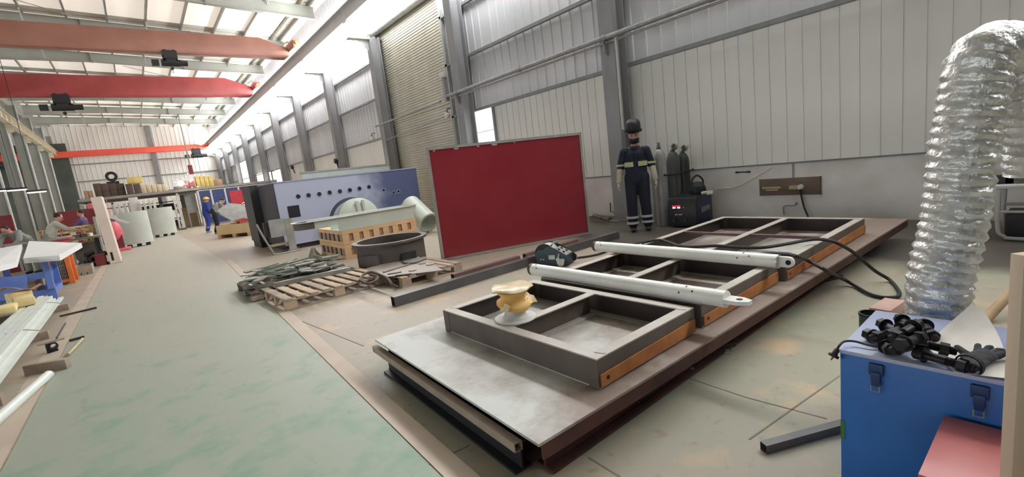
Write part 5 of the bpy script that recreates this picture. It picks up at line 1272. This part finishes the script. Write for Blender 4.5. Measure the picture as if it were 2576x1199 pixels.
# upright pale panel beside the walkway
p = at(292,662); dP = dist_of(p); tp_ = vp(250,495,dP); tp2 = vp(268,496,dP); bt2 = at(303,655)
print('panel', p, tp_, tp2)
t = thing('upright_board', 'tall narrow pale panel standing on edge at the left border of the walkway', 'panel', (p.x, p.y, 0))
part('board', MB().prism([(-.12,0,.012),(.12,.03,.012),(.12,1.2,.012),(-.12,1.2,.012)], (0,0,tp_.z)).moved(Matrix.Rotation(R(-2),4,'Y')), M['board_pink'], t); part('foot', MB().box((-.16,.1,.0), (.16,.16,.01)), M['black_steel'], t); part('foot', MB().box((-.16,1.0,.0), (.16,1.06,.01)), M['black_steel'], t); part('slot', MB().box((-.07,-.004,.1), (-.02,.001,.35)), M['hole_black'], t)
DL = 17.0
def leftbox(name, lab, cat, px0, py0, px1, py1, dist, mt, depth=.6, zb=None, bevel=.0, grp=None):
    """a box whose front covers that patch when seen from the walkway, standing at its real distance"""
    y = vp((px0+px1)/2, py1, dist).y; a, b = aty(px0, py0, y), aty(px1, py1, y)
    z0 = max(.002, b.z if zb is None else zb)
    return single(name, MB().box((a.x, y, z0), (b.x, y+depth, a.z)), M[mt], lab, cat, grp, bevel=bevel)
def dfl(px, py): return dist_of(at(px, py))
leftbox('maroon_block', 'dark maroon steel block on the floor left of the upright pale panel', 'block', 236,642,270,668, dfl(255,668), 'maroon', .5)
p = at(213,691); t = thing('wooden_tray', 'open pale wooden tray on the floor behind the orange stillage', 'tray', (p.x, p.y, 0)); tw = (aty(236,690,p.y).x-aty(190,690,p.y).x)/2; th2 = aty(213,668,p.y).z
part('floor_board', MB().box((-tw,0,.06), (tw,.7,.08)), M['grey_wood'], t)
for y in (0, .68): part('side', MB().box((-tw,y,.081), (tw,y+.02,th2)), M['grey_wood'], t)
for x in (-tw, tw-.02): part('end', MB().box((x,.021,.081), (x+.02,.679,th2)), M['grey_wood'], t)
for x in (-tw, -.05, tw-.1): part('skid', MB().box((x,0,.002), (x+.1,.7,.059)), M['grey_wood'], t)
t0 = dfl(262,628)
leftbox('grey_cabinet', 'pale grey sheet cabinet left of the upright pale panel', 'cabinet', 232,545,262,630, 15.5, 'rafter', .5, .3)
rnd = random.Random(11)
hp = vp(212,632,13.6)
for i in range(16):
    c = hp+V((rnd.uniform(-.25,.4), rnd.uniform(-.1,.5), 0)); L_ = rnd.uniform(.15,.3); hgt = .125+.075*(i//5)
    if i % 3 == 0: mb = MB().cyl((c.x,c.y,hgt), (c.x+L_*.7,c.y+.1,hgt+.05), rnd.uniform(.04,.08), n=12)
    elif i % 3 == 1: mb = MB().cb((c.x,c.y,hgt), (L_,.12,.1), rnd.uniform(0,3))
    else: mb = MB().pipe((c.x,c.y-.05,hgt), (c.x,c.y+.05,hgt), .1, .06)
    single('machine_part', mb, M[('black_steel','bare_metal','dark_iron')[i % 3]], ('small dark cylindrical','small shiny block-shaped','small dark ring-shaped')[i % 3]+' machine part in the junk heap behind the white boards', 'machine part', 'junk heap of machine parts')
single('junk_tray', MB().cb((hp.x+.03,hp.y+.2,.03), (.8,.9,.056), .1), M['black_steel'], 'dark tray under the junk heap of machine parts', 'tray')
# stacked pale pallets
for i in range(4):
    p = vp(205,597,15.2); t = thing('wooden_pallet', 'pale pallet in the stack behind the junk heap, %s from the floor' % ordw[i], 'pallet', (p.x-.75, p.y, .62+.142*i if i else .62), .35, 'stacked pale pallets'); pallet(t, 1.2, .9, M['ply_yellow'], M['ply'], 7, .12, .14)
p = vp(205,597,15.2); single('pallet_table', MB().cb((p.x-.35,p.y+.55,.31), (1.3,.9,.61), .35), M['dark_iron'], 'dark steel block under the stack of pale pallets', 'block')
# red beams and rail
a, b = vp(108,618,12.0), vp(176,606,12.0); single('red_beam', MB().hsec(a, b, .2, .18, .02, .012), M['red_gloss'], 'bright red beam lying behind the white boards', 'beam', smooth=0)
for z in (.0,): [single('trestle_leg', MB().beam(a.lerp(b,f)-V((0,0,.102)), V((a.lerp(b,f).x, a.lerp(b,f).y, .002)), .1, .1), M['black_steel'], 'dark trestle leg under the bright red beam, %s' % nm, 'trestle', 'legs under the red beam') for f, nm in ((.2,'the left one'),(.8,'the right one'))]
a, b = vp(-40,623,12.5), vp(185,597,12.5); t = thing('grey_handrail', 'long grey steel rail across the left work area in front of the welders', 'rail', (a.x,a.y,0)); obj('rail', MB().beam(a, b, .08, .06), M['offcut'], t)
for f in (.05,.35,.65,.95): q = a.lerp(b,f); obj('post', MB().beam(q-V((0,0,.03)), V((q.x,q.y,0)), .05, .05), M['offcut'], t)
# maroon long panels / tables with workers on the left
leftbox('maroon_hoarding', 'long maroon panel standing behind the purple-shirted worker', 'panel', 132,535,246,560, 20.5, 'maroon', .08, .0)
leftbox('maroon_sheet', 'maroon sheet propped up at the left border beside the crouching welder', 'panel', -20,545,45,600, 14.5, 'maroon', .06, .0)
t = thing('work_table', 'long cluttered steel work table in front of the welders on the left', 'table', (vp(165,575,14.2).x, vp(165,575,14.2).y, 0), .1)
part('top', MB().box((-.5,0,.78), (.75,1.0,.84)), M['grey_wood'], t)
for x in (-.4, .65):
    for y in (.1,.9): part('leg', MB().box((x-.04,y-.04,0), (x+.04,y+.04,.78)), M['black_steel'], t)
for i in range(14):
    c = vp(165,575,14.2)+V((rnd.uniform(-.35,.55), rnd.uniform(.3,.8), 0)); c.z = .842
    single('table_part', MB().cb((c.x,c.y,c.z+.05), (rnd.uniform(.1,.3),.12,.1), rnd.uniform(0,3)), M[('board_white','dark_iron','board_edge')[i % 3]], ('small white','small dark','small tan')[i % 3]+' block on the cluttered left work table', 'steel part', 'parts on the left work table')
def far_person(label, hx, hy, dist, heading, top, leg, pose={}, **kw):
    p = vp(hx, hy, dist); return person(label, (p.x, p.y, 0), heading, top, leg, .022, pose, **kw)
far_person('person in a pale jacket leaning over the left work table', 108,545, 13.4, (1,.2,0), 'work_pale', 'work_grey', dict(chest=(0,-.12,1.24), neck=(0,-.24,1.41), head=(0,-.3,1.53), shl=(.175,-.2,1.38), shr=(-.175,-.2,1.38), ell=(.22,-.4,1.18), wrl=(.15,-.6,1.12), elr=(-.22,-.4,1.18), wrr=(-.15,-.6,1.1)))
far_person('person in grey overalls bending low at the far left of the work area', 55,572, 13.6, (-.6,-1,0), 'work_grey', 'work_grey', dict(chest=(0,-.22,1.16), neck=(0,-.4,1.28), head=(0,-.5,1.36), shl=(.175,-.36,1.26), shr=(-.175,-.36,1.26), ell=(.25,-.5,1.02), wrl=(.15,-.66,.9), elr=(-.25,-.5,1.02), wrr=(-.15,-.66,.9)))
far_person('bare-headed person in a purple-grey shirt standing behind the left work table', 205,540, 17.6, (-1,.3,0), 'work_purple', 'navy_dark', dict(ell=(.22,-.2,1.18), wrl=(.12,-.4,1.1), elr=(-.22,-.2,1.18), wrr=(-.12,-.4,1.1)), sleeve=.4)
# ================================================================ middle distance
def half_shell(lab, pxl, pxr, pytop, pybot, dist_px):
    p = at(*dist_px); a, b = aty(pxl, pybot, p.y), aty(pxr, pybot, p.y); w_ = b.x-a.x; h = aty((pxl+pxr)/2, pytop, p.y).z
    c = (a+b)/2; t = thing('curved_casing', lab, 'casing', (c.x, c.y+.4*w_, 0), 0, 'pale curved casings')
    pts = [V((w_/2*math.cos(th), -.42*w_*math.sin(th)**.8, 0)) for th in [math.pi*k/18 for k in range(19)]]
    part('curved_sheet', MB().sheet([[q+V((0,0,.13)), q+V((0,0,h))] for q in pts], .02), M['barrel_pale'], t, smooth=60)
    part('rear_sheet', MB().box((-w_/2,.0,.13), (w_/2,.03,h)), M['barrel_pale'], t); part('top_rim', MB().sheet([[q*1.02+V((0,0,h)), q*.94+V((0,0,h))] for q in pts], .02), M['white_paint'], t)
    for x in (-w_*.32, 0, w_*.3): part('foot', MB().box((x-.08,-w_*.3,.002), (x+.08,.0,.13)), M['black_steel'], t)
    return t
half_shell('pale grey-green curved casing on dark feet, the nearer and larger one', 312,390,531,618,(350,620))
half_shell('pale grey-green curved casing on dark feet, the farther one beside the walkway', 384,449,521,592,(418,594))
# white posts behind the casings
d0 = dist_of(at(418,594))+1.4
for i, px in enumerate((294,306,320,332,345,358,370,383,394)):
    a = vp(px, 548-.11*(px-294), d0); b = vp(px-2, 513-.115*(px-294), d0)
    wide = px == 345
    single('white_post', MB().box((a.x-(.2 if wide else .06), a.y-.05, .002), (a.x+(.2 if wide else .06), a.y+.05, b.z+(.25 if wide else 0))), M['white_paint'], ('wide white post standing between the slim ones behind the pale casings' if wide else 'slim white post in the row behind the pale casings, %s from the left' % ordw[i]), 'post', 'white posts behind the casings', bevel=.01)
# red tarpaulins and pink base
p = at(300,632); dR = dist_of(p)
t = thing('red_sack', 'shiny pink-red covered load between the upright panel and the nearer casing', 'sack', (p.x, p.y, 0))
q = vp(298,580,dR); s = V((AR.x, AR.y, 0)).normalized()
g = MB().ball((0,.2,q.z*.95), (.26,.3,.42), 18, 12); part('cover', g, M['tarp_pink'], t, smooth=60); part('stand', MB().box((-.2,.0,.1), (.2,.4,q.z*.8)), M['maroon'], t); part('pink_base', MB().box((-.3,-.1,.002), (.38,.5,.12)), M['tarp_pink'], t, bevel=.03)
t = thing('white_bracket', 'white angled bracket with an oval opening, behind the upright panel', 'bracket', (p.x+.0, p.y+.5, 0)); zc = vp(300,550,dR+1).z
part('arm', MB().beam((-.35,0,zc+.3), (.45,0,zc-.2), .2, .06).beam((-.3,.2,zc+.3), (.5,.2,zc-.2), .06, .06), M['white_paint'], t); part('oval', MB().lathe([(.1,0),(.2,0),(.2,.05),(.1,.05),(.1,0)], (0,-.06,zc), (0,1,0), 24), M['white_paint'], t); part('stem', MB().box((-.06,.03,.0), (.06,.15,zc+.1)), M['galv_pipe'], t)
leftbox('red_case', 'red upright case behind the top of the upright pale panel', 'case', 266,500,277,540, dR+3, 'red_gloss', .4, 0)
leftbox('red_heap', 'pinkish red padded block on the bench left of the upright panel top', 'block', 219,512,243,532, 22.5, 'tarp_pink', .5, .9, .05)
leftbox('heap_bench', 'dark bench carrying the pinkish red block', 'bench', 170,530,250,560, 22.6, 'dark_iron', .9, 0)

# blue-clad workers at the steel tray
pw = at(528,584)
person('person in bright blue coveralls and a yellow helmet standing beside the walkway', (pw.x, pw.y, 0), (1,.35,0), 'work_blue', 'work_blue', .022,
    dict(chest=(0,-.05,1.27), neck=(0,-.1,1.46), head=(0,-.16,1.58), shl=(.175,-.09,1.41), shr=(-.175,-.09,1.41), ell=(.25,-.1,1.13), wrl=(.2,-.3,1.0), elr=(-.25,-.04,1.13), wrr=(-.23,-.12,.9), knl=(.12,-.12,.5), anl=(.13,.0,.1), knr=(-.12,.0,.5), anr=(-.13,.14,.1)), gl='glove', shoe='shoe_pale')
w2 = [o for o in C.objects if o.name.startswith('person') and o.parent is None][-1]
hp_ = V((0,-.16,1.58)); g = MB().ball(hp_+V((0,-.0,.05)), (.11,.135,.1)); g.v = [V((p.x,p.y,max(p.z, hp_.z+.035))) for p in g.v]; g.lathe([(.1,0),(.145,.0),(.145,.012),(.1,.012)], hp_+V((0,-.02,.03)), n=24)
part('hard_hat', g, M['helmet_yellow'], w2, smooth=60)
for n in (1,-1):
    part('cuff_band', MB().lathe([(.08,0),(.09,0),(.09,.04),(.08,.04)], (n*.127,.0 if n > 0 else .1,.25), n=20), M['reflective_grey'], w2); 
part('back_lettering', MB().box((-.1,.135,1.33), (.1,.142,1.36)), M['reflective_grey'], w2)
pg = at(549,588)
person('person in a grey-green top and dark trousers leaning towards the sparks with a grinder', (pg.x, pg.y, 0), (1,.15,0), 'work_grey', 'navy_dark', .022,
    dict(chest=(0,-.16,1.22), neck=(0,-.33,1.36), head=(0,-.43,1.44), shl=(.175,-.28,1.34), shr=(-.175,-.28,1.34), ell=(.22,-.42,1.1), wrl=(.12,-.66,1.06), elr=(-.22,-.42,1.1), wrr=(-.1,-.66,1.04), knl=(.12,-.1,.5), anl=(.13,.02,.1)), gl='glove', shoe='shoe_pale')
pp = at(588,596); dT = dist_of(at(590,598))
w3p = V((pg.x+.75, pg.y-.1, 1.05))
t = thing('angle_grinder', 'small angle grinder held by the leaning worker, throwing sparks', 'grinder', w3p, .2)
part('motor', MB().cyl((-.2,0,.0), (.05,0,0), .035, n=14), M['plastic_black'], t); part('disc', MB().cyl((.1,0,-.05), (.1,0,-.042), .06, n=24), M['offcut'], t); part('guard', MB().cyl((.08,0,-.04), (.1,0,.03), .04, n=14), M['bare_metal'], t)
rnd = random.Random(2); g = MB()
for i in range(70):
    a = w3p+V((.12,0,-.04)); d = V((1+rnd.gauss(0,.5), rnd.gauss(0,.5), rnd.gauss(.0,.5))); L_ = abs(rnd.gauss(.25,.2)); b = a+d*L_-V((0,0,.3*L_*L_)); q = a+d*L_*.6-V((0,0,.1*L_*L_)); g.beam(q, b, .008, .008)
o = single('grinding_sparks', g, M['spark'], 'spray of glowing pinkish sparks at the grinder', 'sparks'); o['kind'] = 'stuff'
# plywood pallet box with steel tray
a, b = at(549,600), at(632,592); q = at(560,600)
PBX = t = thing('pallet_box', 'low plywood box on a pallet holding the curved steel sheet beside the grinding worker', 'crate', (a.x, a.y, 0), math.atan2(b.y-a.y, b.x-a.x)); L_ = (b-a).length
part('side', MB().box((0,0,.13), (L_,.03,.5)).box((0,1.0,.13), (L_,1.03,.5)).box((0,.03,.13), (.03,1.0,.5)).box((L_-.03,.03,.13), (L_,1.0,.5)), M['ply_yellow'], t); part('floor_board', MB().box((.03,.03,.13), (L_-.03,1.0,.16)), M['ply'], t)
for x in (0, L_/2-.08, L_-.16): part('skid', MB().box((x,0,.002), (x+.16,1.03,.129)), M['ply'], t)
part('contents', MB().box((.3,.2,.161), (L_-.3,.8,.42)).box((.1,.1,.161), (.25,.7,.52)), M['cardboard'], t)
d3 = dist_of(a)+.6; P4 = [vp(x,y,d3+dz) for x, y, dz in ((547,528,0),(574,510,.5),(612,514,.6),(640,524,.6))]; P5 = [vp(x,y,d3+dz) for x, y, dz in ((552,540,-.1),(585,556,-.2),(612,548,.1),(640,552,.2))]
single('curved_sheet', MB().sheet([P4, [(u+w_)/2+V((0,-.1,0)) for u, w_ in zip(P4, P5)], P5], .02), M['gas_silver'], 'shiny bent steel sheet propped up on the low plywood box', 'steel sheet', smooth=60)
c5 = sum(P5, V((0,0,0)))/4
obj('prop', MB().beam(V((c5.x,c5.y,.165)), V((c5.x,c5.y,c5.z-.12)), .08, .08), M['black_steel'], PBX)

# ================================================================ mezzanine at the end of the hall
MZY = 36; mzz = 2.42
t = thing('mezzanine_deck', 'storage deck across the end of the hall, loaded with cartons', 'mezzanine', (0, MZY, 0))
part('deck', MB().box((-2.5,0,mzz-.16), (8.0,7,mzz)), M['dark_iron'], t); part('edge_beam', MB().box((-2.5,-.05,mzz-.1), (8.0,0,mzz+.05)), M['alu_frame'], t)
for px in (335, 448, 500):
    p = aty(px, 500, MZY); part('post', MB().box((p.x-.06,.05,.0), (p.x+.06,.17,mzz-.16)), M['white_paint'], t)
for x in (-2.4, 7.8): part('post', MB().box((x-.08,.05,0), (x+.08,.21,mzz-.16)), M['grey_door'], t)
def mz(name, lab, cat, x0, y0, x1, y1, mt, dep=.8, off=.6, base=True, grp=None):
    a, b = aty(x0, y0, MZY+off), aty(x1, y1, MZY+off)
    return single(name, MB().box((a.x, MZY+off, mzz+.002 if base else b.z), (b.x, MZY+off+dep, a.z)), M[mt], lab, cat, grp, bevel=.02)
def stack(px0, px1, rows, cols, mt, lab, ytop, grp, off=.5):
    """a row of cartons, each one a thing"""
    for r in range(rows):
        for c in range(cols):
            a = aty(px0+(px1-px0)*c/cols, ytop, MZY+off); b = aty(px0+(px1-px0)*(c+1)/cols, ytop, MZY+off); h = (a.z-mzz)/rows
            z0 = mzz+.002+h*r
            single('carton', MB().box((a.x+.01,MZY+off,z0), (b.x-.01,MZY+off+.7,z0+h-.004)), M[mt], lab % (ordw[c] if rows == 1 else '%s in the %s layer' % (ordw[c], ('lower','upper')[r])), 'carton', grp, bevel=.01)
stack(352, 420, 1, 5, 'carton_pale', 'tan carton right of the yellow box on the deck, %s from the left', 464, 'tan cartons on the deck')
stack(490, 534, 1, 4, 'carton_yellow', 'pale yellow carton at the bright end of the deck, %s from the left', 443, 'pale cartons on the deck')
stack(460, 489, 1, 2, 'box_red', 'reddish carton near the welding arc on the deck, %s from the left', 456, 'reddish cartons on the deck')
stack(209, 231, 1, 2, 'cardboard', 'tan carton at the left end of the deck, %s from the left', 480, 'cartons at the left end of the deck')
stack(232, 312, 2, 4, 'carton_dark', 'dark brown carton in the pile left on the deck, %s', 462, 'dark cartons on the deck', .9)
stack(314, 352, 1, 2, 'carton_dark', 'dark brown crate under the yellow box on the deck, %s from the left', 463, 'dark crates on the deck')
p0, p1 = aty(317,446,MZY+.5), aty(361,462,MZY+.5); ps = aty(320,463,MZY+.5)
single('yellow_box', MB().box((p0.x,MZY+.5,ps.z+.012), (p1.x,MZY+1.1,p0.z)), M['carton_yellow'], 'bright yellow box on top of the dark crates on the deck', 'box', bevel=.02)
mz('carton', 'large tan carton at the right end of the deck by the corner', 'carton', 535,452,562,470, 'cardboard')
a = aty(283,455,MZY+1.9); single('cable_reel', MB().pipe((a.x,MZY+1.75,mzz+1.31), (a.x,MZY+2.05,mzz+1.31), .3, .15).box((a.x-.3,MZY+1.7,mzz+.002), (a.x+.3,MZY+2.1,mzz+1.0)), M['black_steel'], 'dark round reel on a dark stand behind the dark carton pile', 'reel')
# welding arc on the deck
a = aty(455,465,MZY+.2)
t = thing('arc_welding_work', 'glaring white welding arc on the edge of the deck', 'welding arc', (a.x, MZY-.05+.15, mzz+.002)); part('workpiece', MB().box((-.4,-.05,0), (.4,.3,.25)), M['scrap'], t); part('arc', MB().ball((0,-.2,.42), .17), M['arc'], t)
g = MB(); rnd = random.Random(4)
for i in range(22):
    d = V((rnd.gauss(.1,.3), -abs(rnd.gauss(0,.1)), rnd.gauss(.1,.3))); d.z = max(d.z, -.3); q_ = V((0,-.2,.42))+d; g.beam(q_, q_+d*.12, .025, .025)
o = part('arc_sparks', g, M['arc'], t); o['kind'] = 'stuff'
p = aty(477,415,MZY+.3); q = aty(478,438,MZY+.3)
t = thing('hanging_hook', 'dark red hook block hanging over the deck from the far crane', 'hook', (p.x, MZY+.3, q.z)); part('block', MB().box((-.12,-.1,0), (.12,.1,p.z-q.z)), M['maroon'], t, bevel=.03); part('rope', MB().cyl((0,0,p.z-q.z), (0,0,7.2-q.z), .03, n=8), M['roof_purlin'], t)
# under the deck: racks, windowed booth, plywood crate, blue screens
a, b = aty(436,500,34.5), aty(462,566,34.5)
t = thing('white_rack', 'narrow white shelf rack full of shiny parts beside the farther casing', 'rack', (a.x, 34.6, 0)); w_ = b.x-a.x; h = a.z
for x in (0, w_-.06): part('upright', MB().box((x,0,.002), (x+.06,.06,h)).box((x,.6,.002), (x+.06,.66,h)), M['white_paint'], t)
for k in range(5):
    z = .15+k*(h-.3)/4; part('shelf', MB().box((.06,0,z), (w_-.06,.66,z+.03)), M['white_paint'], t)
part('base_skid', MB().box((-.05,-.3,.0), (w_+.1,.0,.1)), M['dark_iron'], t)
for k in range(4):
    z = .181+k*(h-.3)/4
    for j in range(4): single('shelf_part', MB().cyl((a.x+.14+j*(w_-.28)/3,34.85,z+.001), (a.x+.14+j*(w_-.28)/3,34.85,z+.2), .06, n=12), M[('bare_metal','red_steel','navy','white_paint')[(j+k) % 4]], ('bright metal','reddish','dark blue','white')[(j+k) % 4]+' part on the narrow white rack, %s shelf up, %s from left' % (ordw[k], ordw[j]), 'steel part', 'parts on the white rack')
a, b = aty(460,482,36.4), aty(498,522,36.4)
single('grey_board', MB().box((a.x,36.4,.9), (b.x,36.45,min(a.z,2.2))).box((a.x,36.4,.0), (a.x+.08,36.45,.9)).box((b.x-.08,36.4,.0), (b.x,36.45,.9)), M['grey_door'], 'grey board screen standing behind the plywood crate under the deck', 'screen')
a, b = at(468,570), at(508,566); h = vp(470,530,dist_of(a)).z
t = thing('plywood_crate', 'large plain plywood crate with an overhanging lid under the deck', 'crate', (a.x, a.y, 0)); part('body', MB().box((0,0,.002), (b.x-a.x,1.2,h)), M['ply_yellow'], t); part('lid', MB().box((-.25,-.15,h), (b.x-a.x+.1,1.25,h+.22)), M['ply'], t, bevel=.01); part('paper', MB().box((.4,.2,h+.221), (.9,.5,h+.3)), M['paper'], t)
a = aty(497,481,35.8)
t = thing('blue_partition', 'row of blue panels in white frames under the right half of the deck', 'partition', (a.x, 35.8, 0)); w_ = 8.0-a.x; xs = [0]+[aty(px,490,35.8).x-a.x for px in (532,568,603)]+[w_]
for u, v_ in zip(xs, xs[1:]): part('panel', MB().box((u+.05,0,.1), (v_-.05,.04,a.z-.02)), M['partition_blue'], t)
for u in xs: part('mullion', MB().box((u-.05,-.02,.0), (u+.05,.06,a.z)), M['white_paint'], t)
part('head_rail', MB().box((0,-.02,a.z), (w_,.06,a.z+.05)), M['white_paint'], t)
a, b = aty(576,480,33), aty(632,520,33); single('crimson_board', MB().box((a.x,33,.003), (b.x+.3,33.06,a.z)), M['red_gloss'], 'crimson panel standing in front of the blue panels under the deck', 'panel')
t = thing('back_rack', 'long dark storage rack in the shade under the left half of the deck', 'rack', (-2.45, 40, 0))
for z in (.6,1.2,1.8): part('shelf', MB().box((0,0,z), (5.0,1.0,z+.06)), M['rafter'], t)
for k in range(5): part('upright', MB().box((k*1.23,0,.0), (k*1.28+.06,.06,2.2)), M['rafter'], t)
part('stored_goods', MB().box((.1,.2,.66), (2.4,.9,1.1)).box((2.6,.2,1.26), (4.6,.9,1.7)).box((.3,.2,.05), (4.7,.9,.5)), M['carton_dark'], t)
# white board and lamps at the left columns
a, b = aty(182,420,47), aty(205,500,47); single('white_screen', MB().box((a.x,47,b.z-.5), (b.x,47.1,a.z)).box((a.x+.1,47.02,.0), (a.x+.2,47.08,b.z)), M['white_paint'], 'tall white board at the far end of the left column row', 'board')
for i, (px, py) in enumerate(((43,478),(93,483),(5,480))):
    p = vp(px, py, 24); t = thing('strip_lamp', 'lit strip lamp hanging over the left work area, %s' % ('middle one', 'rightmost', 'leftmost')[i], 'lamp', p, .1, 'lit lamps on the left'); part('tube', MB().box((-.35,-.06,-.03), (.35,.06,.03)), M['lamp_lit'], t); part('hood', MB().prism([(-.38,-.14,.03),(-.38,.14,.03),(-.38,.05,.12),(-.38,-.05,.12)], (.76,0,0)), M['black_steel'], t); part('wire', MB().cyl((0,0,.12), (0,0,9.9-p.z), .012, n=6), M['black_steel'], t)
# cabinets/curtains closing the side aisle
for i in range(7):
    y = 20+6*i; single('side_screen', MB().box((-10.5,y,.003), (-7.6,y+.08,3.2)), M[('dark_far','maroon','girder_brown')[i % 3]], 'tall dark screen in the left aisle behind the columns, %s from the front' % ordw[i], 'screen', 'screens in the left aisle')

# ---------------------------------------------------------------- light
w = bpy.data.worlds.new('world'); bpy.context.scene.world = w; w.use_nodes = True
w.node_tree.nodes['Background'].inputs['Color'].default_value = (1, .99, .97, 1); w.node_tree.nodes['Background'].inputs['Strength'].default_value = .06
sc = bpy.context.scene
sc.view_settings.view_transform = 'Standard'; sc.view_settings.look = 'None'; sc.view_settings.gamma = 1; sc.view_settings.use_curve_mapping = False
sc.view_settings.exposure = -0.48
cy = sc.cycles
cy.max_bounces = 6; cy.diffuse_bounces = 4; cy.glossy_bounces = 3; cy.transmission_bounces = 2; cy.caustics_reflective = False; cy.caustics_refractive = False
cy.sample_clamp_indirect = 6; cy.use_denoising = True; cy.use_light_tree = True
bpy.context.view_layer.update()
